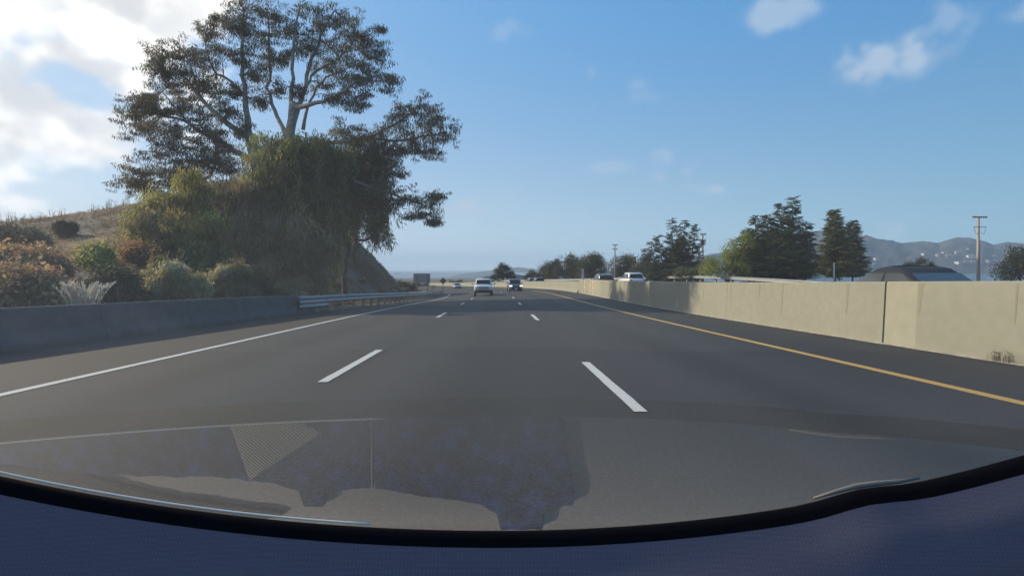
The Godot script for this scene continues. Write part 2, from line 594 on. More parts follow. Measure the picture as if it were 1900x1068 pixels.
# ------------------------------------------------------------------ concrete walls, rails
func build_walls() -> void:
	# low shaped barrier on the left, in lengths with open joints
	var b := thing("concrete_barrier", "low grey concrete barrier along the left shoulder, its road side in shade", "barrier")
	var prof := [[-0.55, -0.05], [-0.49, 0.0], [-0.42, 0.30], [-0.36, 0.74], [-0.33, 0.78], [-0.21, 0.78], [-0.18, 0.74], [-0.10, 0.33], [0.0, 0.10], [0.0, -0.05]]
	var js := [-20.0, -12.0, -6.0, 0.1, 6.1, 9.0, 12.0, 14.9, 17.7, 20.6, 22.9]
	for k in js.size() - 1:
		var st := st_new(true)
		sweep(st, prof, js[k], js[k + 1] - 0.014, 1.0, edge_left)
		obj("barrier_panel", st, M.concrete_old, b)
	# tall median wall on the right
	var w := thing("median_wall", "tall tan concrete median wall beside the yellow line, dark joint near its close end", "wall")
	js = [-16.0, -8.0, -1.0, 5.0, 10.15, 11.0, 18.5, 26.0, 33.5, 41.0, 46.5, 51.5]
	for k in js.size() - 1:
		var st := st_new(true)
		var gap := 0.035 if k == 4 else 0.012
		var e := 0.012 if k == 4 else 0.0
		sweep(st, [[7.86 + e, -0.05], [7.93 + e, 1.25], [7.95 + e, 1.272], [8.34, 1.272], [8.36, 1.25], [8.44, -0.05]], js[k], js[k + 1] - gap, 1.5)
		obj("wall_panel", st, M.concrete_pale if k == 4 or k == 9 else M.concrete, w)
	var st2 := st_new(true)
	sweep(st2, [[7.96, -0.04], [7.99, 1.245], [8.31, 1.245], [8.34, -0.04]], -16.0, 51.3, 2.0)
	obj("joint_filler", st2, M.concrete_old, w)
	# pale runs of old repair on the far end of the wall
	for q in [[44.4, 0.5, 1.16], [45.6, 0.35, 1.18], [46.9, 0.22, 0.95], [48.3, 0.5, 1.1], [43.2, 0.25, 0.8], [30.2, 0.22, 0.55]]:
		var st := st_new()
		var rows := []
		for k in 9:
			var f := k / 8.0
			var h: float = lerpf(1.24, 1.24 - q[2], f)
			var wd: float = q[1] * (1.0 - 0.45 * f) * (1.0 + 0.3 * sin(k * 2.1 + q[0]))
			var sx: float = q[0] + 0.12 * sin(k * 1.3 + q[0] * 2.0)
			var lt := 7.86 + (h + 0.05) / 1.30 * 0.07 - 0.004
			rows.append([rp(sx - wd / 2, lt, h), rp(sx + wd / 2, lt, h)])
		loft(st, rows, false, false)
		obj("stain_run", st, M.streak, w)
	var drip := mat(lin(0.185, 0.180, 0.135), 0.92)
	for k in 18:
		var st := st_new()
		var rows := []
		var s0 := 8.6 + k * 1.93 + rng.randf_range(-0.7, 0.7)
		var len := rng.randf_range(0.25, 1.05)
		var w0 := rng.randf_range(0.03, 0.10)
		for j in 9:
			var f := j / 8.0
			var h := 1.235 - len * f
			var wd := w0 * (1.0 - 0.8 * f) * (1.0 + 0.25 * sin(j * 2.3 + k))
			var lt := 7.86 + (h + 0.05) / 1.30 * 0.07 - 0.003
			rows.append([rp(s0 - wd, lt, h), rp(s0 + wd * 0.6, lt, h)])
		loft(st, rows, false, false)
		obj("drip_stain", st, drip, w)
	var st3 := st_new()
	var rr := []
	var s := -4.0
	while s < 50.0:
		var wd := 0.06 + 0.05 * fine.get_noise_1d(s * 1.7) + 0.03
		rr.append([rp(s, 7.88, 0.03), rp(s, 7.87 - wd, 0.012)])
		s += 0.5
	loft(st3, rr, false, false)
	structure(obj("dust_strip", st3, M.dust))
	# the older, lower wall that goes on round the bend
	var w2 := thing("median_wall", "lower pale median wall curving left across the road behind the following cars", "wall")
	var a := 51.55
	while a < 330.0:
		var st := st_new(true)
		sweep(st, [[7.72, -0.05], [7.76, 0.10], [7.90, 0.34], [7.96, 1.06], [8.0, 1.09], [8.26, 1.09], [8.3, 1.06], [8.4, 0.34], [8.55, 0.10], [8.58, -0.05]], a, a + 11.98, 2.0)
		obj("wall_panel", st, M.concrete, w2)
		a += 12.0
	# steel guard rail that takes over from the barrier
	var g := thing("guard_rail", "galvanised steel guard rail on wooden posts beyond the end of the barrier", "guard rail")
	guard_rail(g, func(s1): return edge_left(s1) - 0.05, 22.2, 116.0, 1.0, 1.9, 46, true)
	var g2 := thing("guard_rail", "pale steel guard rail along the far edge of the other carriageway", "guard rail")
	guard_rail(g2, func(_s): return 24.4, 4.0, 200.0, -1.0, 3.8, 60, false)

func guard_rail(g: Node3D, follow, s0: float, s1: float, side: float, pitch: float, posts: int, ending: bool) -> void:
	var st := st_new()
	var pf := []
	for q in [[0.0, 0.42], [0.07, 0.45], [0.085, 0.49], [0.07, 0.53], [0.0, 0.585], [0.07, 0.64], [0.085, 0.68], [0.07, 0.72], [0.0, 0.75]]:
		pf.append([side * q[0], q[1]])
	for k in range(8, -1, -1):
		pf.append([pf[k][0] - side * 0.012, pf[k][1] + 0.0])
	sweep(st, pf, s0, s1, 1.5, follow)
	obj("rail_beam", st, M.steel, g)
	if ending:
		# three-ridged end length, lapped over the end of the concrete
		var e := st_new()
		var pe := []
		for q in [[0.0, 0.24], [0.075, 0.27], [0.09, 0.31], [0.075, 0.35], [0.0, 0.41], [0.075, 0.45], [0.09, 0.49], [0.075, 0.53], [0.0, 0.59], [0.075, 0.63], [0.09, 0.67], [0.075, 0.71], [0.0, 0.75]]:
			pe.append([0.02 + q[0], q[1]])
		for k in range(12, -1, -1):
			pe.append([pe[k][0] - 0.014, pe[k][1]])
		sweep(e, pe, s0 - 0.9, s0 + 2.3, 0.4, follow)
		obj("end_rail", e, M.steel, g)
	for k in posts:
		var s := s0 + 2.0 + k * pitch
		if s > s1:
			break
		var off: float = follow.call(s)
		var p := rp(s, off - side * 0.30, 0.33)
		var bs := Basis(Vector3.UP, heading(s))
		st = st_new(true)
		box(st, p, Vector3(0.15, 0.84, 0.20), bs, 0.012)
		obj("post", st, M.polewood, g)
		st = st_new(true)
		box(st, rp(s, off - side * 0.122, 0.56), Vector3(0.19, 0.36, 0.15), bs)
		obj("spacer_block", st, M.wood, g)

# ------------------------------------------------------------------ plants
func leaf_mesh(kind: String) -> ArrayMesh:
	var r := RandomNumberGenerator.new()
	r.seed = hash(kind) % 9999
	var st := st_new(true)
	match kind:
		"gum":
			for k in 26:
				var o := Vector3(r.randf_range(-0.3, 0.3), r.randf_range(-0.05, 0.16), r.randf_range(-0.3, 0.3))
				blade(st, r, o, Vector3(r.randf_range(-0.7, 0.7), -1.0, r.randf_range(-0.7, 0.7)), r.randf_range(0.16, 0.30), 0.042)
		"hang":
			for k in 44:
				var f := k / 44.0
				var o := Vector3(0.10 * sin(f * 7.0), -1.7 * f, 0.10 * cos(f * 5.0)) + Vector3(r.randf_range(-0.14, 0.14), 0, r.randf_range(-0.14, 0.14))
				blade(st, r, o, Vector3(r.randf_range(-0.5, 0.5), -1.0, r.randf_range(-0.5, 0.5)), r.randf_range(0.18, 0.32), 0.045)
		"broad":
			for k in 30:
				var o := Vector3(r.randfn(0, 0.17), r.randfn(0, 0.14), r.randfn(0, 0.17))
				blade(st, r, o, Vector3(r.randf_range(-1, 1), r.randf_range(-0.9, 0.6), r.randf_range(-1, 1)), r.randf_range(0.08, 0.14), 0.075)
		"spray":   # a flat conifer spray that reaches along +X
			for k in 26:
				var f := k / 26.0
				var sd := 1.0 if k % 2 else -1.0
				var o := Vector3(f * 0.9, -0.10 * f * f, 0)
				blade(st, r, o, Vector3(0.8, r.randf_range(-0.45, 0.25), sd * r.randf_range(0.4, 0.9)), 0.30 * (1.1 - f * 0.7), 0.07)
		"grass":
			for k in 9:
				var a := r.randf() * TAU
				blade(st, r, Vector3(r.randfn(0, 0.05), 0, r.randfn(0, 0.05)), Vector3(cos(a) * 0.4, 1.0, sin(a) * 0.4), r.randf_range(0.25, 0.55), 0.022)
		"weed":
			for k in 5:
				var a := r.randf() * TAU
				blade(st, r, Vector3(r.randfn(0, 0.06), 0, r.randfn(0, 0.06)), Vector3(cos(a) * 0.15, 1.0, sin(a) * 0.15), r.randf_range(0.5, 1.1), 0.03)
			for k in 14:
				var a := r.randf() * TAU
				blade(st, r, Vector3(r.randfn(0, 0.08), r.randf_range(0.3, 0.9), r.randfn(0, 0.08)), Vector3(cos(a), 0.7, sin(a)), r.randf_range(0.08, 0.2), 0.03)
	return mesh_of(st)

func blade(st: SurfaceTool, r: RandomNumberGenerator, o: Vector3, dir: Vector3, length: float, width: float) -> void:
	dir = dir.normalized()
	var side := dir.cross(Vector3(r.randf_range(-1, 1), r.randf_range(-0.3, 0.3), r.randf_range(-1, 1))).normalized() * width / 2.0
	var up := side.cross(dir).normalized() * width * 0.25
	var m := o + dir * length * 0.42 + up
	var e := o + dir * length
	for v in [o, m + side, e, o, e, m - side]:
		st.add_vertex(v)

func scatter(called: String, mesh: Mesh, m: Material, where: Array, tints: Array, parent: Node3D) -> MultiMeshInstance3D:
	var mm := MultiMesh.new()
	mm.transform_format = MultiMesh.TRANSFORM_3D
	mm.use_colors = true
	mm.mesh = mesh
	mm.instance_count = where.size()
	for i in where.size():
		mm.set_instance_transform(i, where[i])
		mm.set_instance_color(i, tints[i])
	var o := MultiMeshInstance3D.new()
	o.name = numbered(called) if parent == self else called
	o.multimesh = mm
	o.material_override = m
	o.set_meta("kind", "stuff")
	parent.add_child(o, true)
	return o

var leafs := {}
func leaf_of(kind: String) -> ArrayMesh:
	if not leafs.has(kind):
		leafs[kind] = leaf_mesh(kind)
	return leafs[kind]

func tint(c: Color, r: RandomNumberGenerator, spread := 0.35) -> Color:
	var k := 1.0 + r.randf_range(-spread, spread)
	return Color(c.r * k * r.randf_range(0.88, 1.12), c.g * k, c.b * k * r.randf_range(0.85, 1.15))

# leaves in lumps through ellipsoids; blobs: [centre, radii, number of sprays]; returns the lumps' centres
func crown(parent: Node3D, called: String, blobs: Array, kind: String, m: Material, colors: Array, size := 1.0, per := 7, tight := 0.20) -> Array:
	var r := RandomNumberGenerator.new()
	r.seed = hash(String(parent.name) + called) % 99991
	var where := []
	var tints := []
	var lumps := []
	for b in blobs:
		var rad: Vector3 = b[1]
		var base: Color = colors[r.randi() % colors.size()]
		for k in int(b[2] / per) + 1:
			var d := Vector3(r.randfn(), r.randfn(), r.randfn()).normalized() * pow(r.randf(), 0.42)
			var c: Vector3 = b[0] + d * rad
			lumps.append([c, b[0]])
			var lc := tint(base.lerp(colors[r.randi() % colors.size()], 0.5), r, 0.5 if kind == "hang" else 0.3)
			for q in per:
				var p: Vector3 = c + Vector3(r.randfn(0, rad.x * tight), r.randfn(0, rad.y * tight * 0.8), r.randfn(0, rad.z * tight))
				var z := size * r.randf_range(0.6, 1.45)
				var bs := Basis(Vector3.UP, r.randf() * TAU) * Basis(Vector3.RIGHT, r.randfn(0, 0.35))
				if kind == "broad":
					bs = Basis(Vector3(r.randfn(), r.randfn(), r.randfn()).normalized(), r.randf() * TAU)
				where.append(Transform3D(bs.scaled(Vector3.ONE * z), p - parent.position))
				tints.append(tint(lc, r, 0.3))
	scatter(called, leaf_of(kind), m, where, tints, parent)
	return lumps

func limb(parent: Node3D, called: String, pts: Array, r0: float, r1: float, m: Material, wob := 0.0) -> Array:
	# a tapering bough through world points, smoothed
	var r := RandomNumberGenerator.new()
	r.seed = int(absf(pts[0].x * 131.0 + pts[-1].y * 977.0 + pts[-1].x * 57.0)) % 99991
	var curve := Curve3D.new()
	for k in pts.size():
		var t: Vector3 = (pts[mini(k + 1, pts.size() - 1)] - pts[maxi(k - 1, 0)]) / 6.0
		curve.add_point(pts[k], -t, t)
	var n := maxi(5, int(curve.get_baked_length() / 0.6))
	var out := []
	var radii := []
	for k in n + 1:
		var f := float(k) / n
		var w := Vector3(r.randfn(0, wob), r.randfn(0, wob * 0.6), r.randfn(0, wob)) * sin(f * PI)
		out.append(curve.sample_baked(curve.get_baked_length() * f) + w)
		radii.append(lerpf(r0, r1, pow(f, 0.8)))
	var local := []
	for p in out:
		local.append(p - parent.position)
	var st := st_new()
	tube(st, local, radii, 7)
	obj(called, st, m, parent)
	return out

func twigs(parent: Node3D, lumps: Array, nodes: Array, m: Material, r0 := 0.045, most := 2.6, every := 1) -> void:
	var st := st_new()
	var r := RandomNumberGenerator.new()
	r.seed = lumps.size() * 7 + 3
	for k in range(0, lumps.size(), every):
		var c: Vector3 = lumps[k][0]
		var best := Vector3.INF
		for q in nodes:
			if q.distance_squared_to(c) < best.distance_squared_to(c) or best == Vector3.INF:
				best = q
		var far := best.distance_to(c)
		if far > most * 2.5 or far < 0.2:
			continue
		var mid := best.lerp(c, 0.5) + Vector3(r.randfn(0, 0.1), r.randfn(0.1, 0.08), r.randfn(0, 0.1)) * far
		tube(st, [best - parent.position, mid - parent.position, c - parent.position], [r0 * (0.5 + 0.25 * far), r0 * 0.5, r0 * 0.18], 4)
	var o := obj("twigs", st, m, parent)
	o.set_meta("kind", "stuff")

func pb(list: Array, d: float, n := 1.0) -> Array:
	# blobs given as [bearing, height, depth offset, half width, half height] in thousandths of the distance
	var out := []
	for q in list:
		var dd: float = d + q[2]
		var rx: float = q[3] * 0.001 * d
		var ry: float = q[4] * 0.001 * d
		out.append([at(q[0], q[1], dd), Vector3(rx, ry, rx * 1.05), maxi(14, int(n * (rx * ry * 46.0 + 14)))])
	return out

func build_vegetation() -> void:
	eucalyptus()
	# drooping trees that fill the space under the tall one
	var olive := [Color(0.24, 0.22, 0.10), Color(0.29, 0.25, 0.11), Color(0.20, 0.19, 0.085)]
	var brown := [Color(0.24, 0.20, 0.11), Color(0.29, 0.23, 0.12), Color(0.18, 0.165, 0.09)]
	var deep := [Color(0.13, 0.165, 0.06), Color(0.15, 0.175, 0.07), Color(0.17, 0.175, 0.075)]
	var bright := [Color(0.30, 0.29, 0.08), Color(0.26, 0.27, 0.075), Color(0.32, 0.27, 0.09)]
	weeping("drooping yellow-green tree at the left edge of the grove, above the barrier", 315, 27.0, [[270, 385, 0, 34, 32], [315, 365, 0.5, 42, 30], [365, 355, 1, 34, 34], [275, 440, -1, 40, 48], [330, 430, -1, 44, 56], [375, 430, 0, 34, 60], [300, 500, -1, 46, 42], [350, 505, -1, 38, 40]], olive + bright, 1.0)
	weeping("brown-green weeping tree with long hanging strands in the middle of the grove", 430, 30.0, [[400, 360, 0, 44, 34], [455, 350, 1, 44, 34], [410, 430, 0, 44, 58], [465, 430, 0.5, 46, 60], [420, 500, 0, 46, 48], [470, 505, 0, 44, 44]], brown, 1.05)
	weeping("tall weeping tree with a bright green top under the fork of the tallest tree", 555, 33.0, [[500, 290, 0, 44, 36], [560, 272, 0, 52, 30], [610, 290, 1, 44, 38], [490, 345, -0.5, 44, 44], [545, 345, 0, 50, 50], [600, 360, 1, 46, 50], [520, 420, 0, 50, 54], [580, 425, 1, 48, 56]], deep + bright.slice(0, 1) + brown, 1.05)
	weeping("dusky weeping tree low in front of the grove, beside the rail end", 540, 30.5, [[500, 440, 0, 44, 44], [550, 440, 0, 44, 44], [505, 505, 0, 46, 44], [555, 500, 0, 44, 44], [575, 470, 1, 26, 32], [585, 440, 1.5, 24, 28]], brown + deep.slice(0, 1), 1.0)
	weeping("dark weeping tree at the right edge of the grove with a low ragged skirt", 640, 38.0, [[640, 290, 0, 42, 36], [690, 300, 0.5, 36, 32], [640, 345, 0, 44, 38], [695, 335, 0, 32, 28], [640, 375, 0, 40, 30], [698, 378, -0.5, 30, 26], [706, 398, -1, 14, 18], [605, 410, 0.5, 30, 36]], deep, 1.1)
	weeping("shadowed weeping tree at the back of the grove against the cut slope", 600, 45.0, [[560, 330, 0, 46, 40], [620, 330, 0, 46, 40], [560, 390, 0, 40, 40], [595, 385, 0, 34, 38], [565, 440, 0, 36, 34]], brown, 0.9)
	# low plants along the bank
	shrub("dark_bush", "dark rounded bush behind the barrier, beside the white plumes", 208, 15.0, [[190, 545, 0, 26, 26], [220, 545, 0, 28, 30], [207, 530, 0, 22, 18], [240, 555, 0, 20, 18]], [Color(0.035, 0.045, 0.022), Color(0.045, 0.05, 0.025)], "broad", 0.9)
	shrub("yellow_bush", "small bright yellow-green bush on the dry slope", 178, 18.0, [[178, 484, 0, 13, 13], [172, 476, 0, 8, 9], [185, 475, 0, 8, 9]], [Color(0.36, 0.36, 0.07), Color(0.30, 0.31, 0.07)], "broad", 0.9)
	shrub("leafy_shrub", "sunlit olive shrub with pale leaves behind the barrier, under the yellow-green tree", 300, 18.0, [[295, 535, 0, 34, 36], [262, 545, 0, 30, 28], [335, 545, 0, 30, 30], [300, 500, 1, 26, 26]], [Color(0.36, 0.33, 0.13), Color(0.24, 0.23, 0.09), Color(0.5, 0.44, 0.24)], "gum", 0.6)
	shrub("leafy_shrub", "straggly tan and olive shrub behind the barrier, under the brown-green tree", 400, 20.0, [[405, 530, 0, 30, 34], [372, 543, 0, 28, 24], [440, 540, 0, 30, 26]], [Color(0.30, 0.25, 0.12), Color(0.20, 0.19, 0.08), Color(0.44, 0.38, 0.22)], "gum", 0.6)
	shrub("leafy_shrub", "upright pale-stemmed shrub behind the barrier, left of the rail end", 490, 22.0, [[495, 525, 0, 26, 34], [468, 540, 0, 24, 24], [525, 540, 0, 26, 22], [552, 542, 0, 20, 16]], [Color(0.28, 0.24, 0.11), Color(0.18, 0.17, 0.07), Color(0.42, 0.36, 0.2)], "gum", 0.65)
	shrub("hill_shrub", "low dark shrub spreading on the hill at the edge of view", 28, 28.0, [[32, 440, 0, 26, 15], [5, 443, 0, 24, 12], [32, 440, 0, 26, 15], [58, 446, 0, 16, 9]], [Color(0.055, 0.065, 0.042), Color(0.07, 0.075, 0.05)], "broad", 1.3)
	shrub("hill_shrub", "lone dark scrubby tree standing out on the pale hill", 121, 44.0, [[121, 428, 0, 13, 14], [112, 424, 0, 9, 9], [131, 424, 0, 8, 8]], [Color(0.05, 0.055, 0.035), Color(0.06, 0.06, 0.04)], "broad", 1.2)
	var rust := [Color(0.30, 0.175, 0.085), Color(0.42, 0.275, 0.13), Color(0.23, 0.135, 0.07), Color(0.50, 0.38, 0.20)]
	var k := 0
	for q in [[8, 494, 21, 34, 24, "at the left edge, below the dark hill shrub"], [62, 488, 23, 38, 24, "with a golden top, left of the yellow-green bush"], [30, 535, 16, 38, 34, "low at the left edge behind the barrier"], [80, 540, 16.5, 36, 34, "behind the barrier, left of the white plumes"], [105, 565, 15, 24, 16, "small and pale at the foot of the white plumes"], [255, 470, 27, 30, 26, "beside the yellow-green tree, right of the yellow bush"]]:
		shrub("dry_shrub", "rust-brown dry shrub " + q[5], q[0], 14.0, [[q[0], q[1], 0, q[3], q[4]], [q[0] - q[3] * 0.5, q[1] + q[4] * 0.5, 0, q[3] * 0.6, q[4] * 0.6], [q[0] + q[3] * 0.5, q[1] + q[4] * 0.5, 0, q[3] * 0.6, q[4] * 0.6]], [rust[k % 4], rust[(k + 1) % 4], rust[(k + 3) % 4]], "broad", 0.95, "dry shrubs on the left bank")
		k += 1
	pampas("white_plume_grass", "clump of white feathery plume grass behind the barrier", 154, 13.0, 560, 34, 0.52, Color(0.50, 0.46, 0.36))
	pampas("tan_plume_grass", "tan plume grass on the cut slope, upper clump right of the grove", 627, 47.0, 500, 9, 0.75, Color(0.34, 0.25, 0.15))
	pampas("tan_plume_grass", "tan plume grass low by the rail end, left of the other slope clumps", 585, 40.0, 528, 7, 0.7, Color(0.30, 0.23, 0.14))
	pampas("tan_plume_grass", "tan plume grass on the cut slope, farthest clump towards the sign", 672, 60.0, 527, 7, 0.8, Color(0.30, 0.23, 0.15))
	dry_grass()
	right_trees()

func eucalyptus() -> void:
	var d := 38.0
	var foot := on_hill(500, d)
	var t := thing("eucalyptus_tree", "tallest tree, a pale-limbed open-crowned eucalyptus rising above the grove", "tree", foot)
	var f := func(q): return at(q[0], q[1], d + q[2])
	var nodes := []
	var boughs := [
		[[[500, 560, 0], [492, 430, 0], [480, 330, 0], [462, 250, 0]], 0.42, 0.28],
		[[[462, 255, 0], [455, 180, 0], [447, 100, -0.5], [452, 20, -1]], 0.22, 0.05],
		[[[455, 180, 0], [420, 145, 0.6], [395, 130, 1.0], [380, 80, 1]], 0.12, 0.03],
		[[[462, 255, 0], [410, 220, -1], [370, 180, -1.5], [345, 145, -2], [300, 128, -2]], 0.20, 0.04],
		[[[370, 180, -1.5], [352, 120, -2.5], [335, 90, -2.5]], 0.09, 0.03],
		[[[470, 300, 0], [420, 270, 1], [390, 255, 1.5], [345, 225, 2], [300, 215, 2], [255, 200, 2]], 0.20, 0.04],
		[[[345, 225, 2], [320, 195, 2.5], [300, 170, 2.5]], 0.08, 0.025],
		[[[400, 258, 1.4], [402, 300, 1], [380, 330, 0], [330, 350, -0.5], [270, 345, -1]], 0.12, 0.03],
		[[[390, 255, 1.5], [360, 230, 0], [320, 250, -1], [285, 280, -1.5]], 0.09, 0.025],
		[[[497, 450, 0], [520, 330, -0.5], [538, 245, -1], [545, 190, -1]], 0.36, 0.22],
		[[[538, 245, -1], [542, 140, -1], [548, 60, -1.5], [556, 10, -1.5]], 0.17, 0.04],
		[[[538, 240, -1], [560, 180, 0], [575, 120, 0], [598, 60, 0], [620, 20, 0]], 0.20, 0.04],
		[[[560, 180, 0], [580, 140, 1.5], [625, 110, 2], [660, 70, 2]], 0.12, 0.03],
		[[[545, 200, -1], [590, 190, -2.5], [625, 176, -3], [655, 155, -3.5], [700, 140, -3.5]], 0.16, 0.04],
		[[[530, 250, -0.6], [508, 200, 0.5], [498, 150, 1], [500, 80, 1], [495, 20, 1]], 0.15, 0.035],
		[[[562, 240, 1], [570, 200, 1.4], [600, 150, 2.5], [660, 120, 3]], 0.12, 0.03],
		[[[525, 310, 0], [600, 270, 0], [680, 255, -0.5], [740, 225, -1], [780, 195, -1]], 0.20, 0.04],
		[[[680, 255, -0.5], [740, 262, 0], [800, 250, 0.5], [832, 255, 0.5]], 0.10, 0.03],
		[[[525, 340, 0], [620, 330, -1], [680, 345, -1.5], [740, 365, -2], [800, 385, -2]], 0.17, 0.03],
	]
	var k := 0
	for b in boughs:
		var pts := []
		for q in b[0]:
			pts.append(f.call(q))
		if k == 0 or k == 9:
			pts[0].y = foot.y - 0.2 if k == 0 else pts[0].y
		nodes += limb(t, "trunk" if k == 0 else "limb", pts, b[1] * 1.2, b[2] * 1.35, M.bark, 0.07)
		k += 1
	var blobs := pb([
		[445, 25, -1, 26, 26], [478, 22, 0, 24, 28], [505, 40, 1, 22, 34], [430, 60, 0, 24, 22], [470, 75, 0.5, 26, 30], [500, 105, 1, 24, 30], [448, 110, -0.5, 24, 24], [412, 100, 0.8, 22, 20], [385, 62, 1, 18, 16], [402, 36, 0, 14, 12], [480, 145, 0.5, 22, 22], [455, 175, 0, 16, 16], [490, 185, 0.6, 16, 14],
		[548, 40, -1.5, 18, 30], [580, 25, 0, 22, 22], [612, 38, 0, 28, 28], [650, 45, 1, 26, 24], [590, 80, 0, 26, 30], [632, 90, 2, 34, 30], [672, 82, 2, 26, 28], [700, 98, 1, 22, 22], [610, 125, 2, 26, 22], [655, 130, -2, 30, 22], [695, 140, -3, 28, 20], [722, 152, -3.5, 14, 12], [560, 85, -1, 16, 22], [650, 165, -3, 26, 14], [625, 190, -2, 22, 14], [666, 188, -3, 16, 10], [600, 165, 1.5, 16, 14], [555, 165, -1, 14, 16], [710, 60, 1, 12, 10],
		[335, 95, -2.5, 26, 20], [300, 108, -2, 26, 22], [345, 130, -2, 28, 20], [372, 118, 0.5, 24, 20], [312, 135, -2, 20, 14], [290, 128, -2, 18, 14], [365, 155, -1.5, 20, 16], [400, 160, 1, 18, 14],
		[250, 195, 2, 24, 20], [285, 180, 2.4, 24, 20], [245, 225, 2, 22, 18], [280, 215, 2, 26, 22], [315, 205, 2.4, 24, 18], [300, 245, -1, 28, 18], [265, 250, 1, 22, 14], [345, 195, 2, 20, 16], [340, 240, 0, 24, 16], [375, 215, 1, 22, 18], [405, 195, -1, 22, 18], [425, 215, -1, 18, 14], [390, 245, 1.5, 18, 14], [430, 165, 0, 16, 14],
		[250, 330, -1, 20, 18], [245, 350, -1, 18, 14], [285, 295, -1.5, 26, 16], [318, 312, -1, 24, 16], [275, 345, -1, 20, 14], [350, 300, 0, 24, 20], [380, 305, 0, 26, 22], [415, 310, 1, 24, 22], [330, 340, -0.5, 24, 18], [370, 340, 0, 26, 16], [420, 275, 1, 18, 14], [440, 330, 0, 22, 20],
		[775, 200, -1, 26, 18], [745, 215, -1, 22, 20], [805, 225, 0, 24, 22], [830, 245, 0.5, 18, 18], [780, 245, 0, 30, 22], [740, 250, -0.5, 26, 20], [700, 245, -0.5, 24, 16], [805, 275, 0, 24, 18], [765, 280, 0, 26, 18], [725, 285, -0.5, 24, 20], [690, 275, -0.5, 22, 18], [660, 255, 0, 22, 16], [735, 315, -1, 22, 20], [690, 310, -1, 26, 22], [640, 235, 0, 20, 14],
		[300, 160, -1, 20, 16], [270, 200, 0, 26, 20], [330, 175, 1, 22, 16], [320, 270, 0, 24, 16], [360, 265, 1, 22, 16], [395, 285, -1, 22, 18], [235, 330, 0, 14, 12], [300, 330, 0, 24, 16], [400, 345, -1, 24, 18], [355, 165, 0, 22, 18], [410, 250, 0, 18, 14], [440, 240, -1, 14, 16], [520, 170, 0, 14, 16], [530, 110, 0, 14, 20],
		[760, 372, -2, 24, 14], [790, 380, -2, 22, 16], [812, 362, -2, 14, 12], [800, 405, -2, 16, 10], [770, 400, -2, 16, 8], [725, 360, -2, 22, 18], [690, 370, -1.5, 26, 22], [645, 350, -1, 26, 24],
	], d, 0.95)
	for b in blobs:
		b[1] = b[1] * 1.12
	var gum := [Color(0.085, 0.085, 0.05), Color(0.105, 0.10, 0.058), Color(0.07, 0.074, 0.045), Color(0.13, 0.11, 0.065)]
	var lumps := crown(t, "crown", blobs, "gum", M.leaf, gum, 0.95, 6, 0.33)
	twigs(t, lumps, nodes, M.bark, 0.05, 2.0)

func weeping(label: String, px: float, d: float, list: Array, colors: Array, n: float) -> void:
	var foot := on_hill(px, d)
	var t := thing("weeping_tree", label, "tree", foot)
	var blobs := pb(list, d, n * 0.7)
	var nodes := limb(t, "trunk", [foot - Vector3(0, 0.3, 0), foot.lerp(blobs[0][0], 0.35) + Vector3(0.2, 0, 0), blobs[1][0]], 0.26, 0.08, M.darkbark, 0.06)
	for k in range(0, blobs.size(), 2):
		nodes += limb(t, "limb", [foot.lerp(blobs[1][0], 0.45), foot.lerp(blobs[k][0], 0.75), blobs[k][0]], 0.12, 0.03, M.bark, 0.05)
	var lumps := crown(t, "crown", blobs, "hang", M.leaf, colors, 1.15, 4, 0.30)
	crown(t, "foliage", blobs, "gum", M.leaf, colors, 1.35, 8, 0.22)
	twigs(t, lumps, nodes, M.bark, 0.035, 1.6)

func foot_dist(px: float, py: float, lo: float) -> float:
	var d := lo
	while d < 90.0:
		if 503.0 - (on_hill(px, d).y - EYE) / d * 1000.0 <= py:
			return d
		d += 0.25
	return lo

func shrub(called: String, label: String, px: float, d: float, list: Array, colors: Array, kind: String, size: float, group := "") -> void:
	d = foot_dist(px, list[0][1] + list[0][4] * 0.9, d)
	var ragged := []
	var rg := RandomNumberGenerator.new()
	rg.seed = int(px * 7.0 + list[0][1])
	for q in list:
		for k in 4:
			var f := rg.randf_range(0.28, 0.62)
			ragged.append([q[0] + rg.randfn(0, 0.5) * q[3], q[1] + rg.randf_range(-0.75, 0.55) * q[4], rg.randfn(0, 0.5), q[3] * f, q[4] * f * rg.randf_range(0.7, 1.5)])
	list = [list[0].duplicate()] + ragged
	list[0][3] *= 0.7
	list[0][4] *= 0.7
	var foot := on_hill(px, d)
	var t := thing(called, label, "shrub", foot, 0.0, group)
	var blobs := pb(list, d, 1.0)
	for b in blobs:
		b[2] = int(clampf(b[1].x * b[1].y * 420.0 / (size * size), 36, 500))
	var lumps := crown(t, "foliage", blobs, kind, M.leaf, colors, size, 6, 0.24)
	var where := []
	var tints := []
	for k in range(0, lumps.size(), 3):
		where.append(Transform3D((Basis(Vector3.UP, rg.randf() * TAU) * Basis(Vector3.RIGHT, rg.randfn(0, 0.25))).scaled(Vector3.ONE * rg.randf_range(0.35, 0.8)), lumps[k][0] - foot))
		tints.append(tint(Color(0.24, 0.19, 0.11), rg))
	scatter("dead_stalks", leaf_of("weed"), M.dry, where, tints, t)
	var st := st_new()
	for k in range(0, lumps.size(), 2):
		tube(st, [Vector3.ZERO - Vector3(0, 0.1, 0), (lumps[k][0] - foot) * Vector3(0.55, 0.4, 0.55), lumps[k][0] - foot], [0.025, 0.016, 0.006], 4)
	obj("stems", st, M.darkbark, t).set_meta("kind", "stuff")

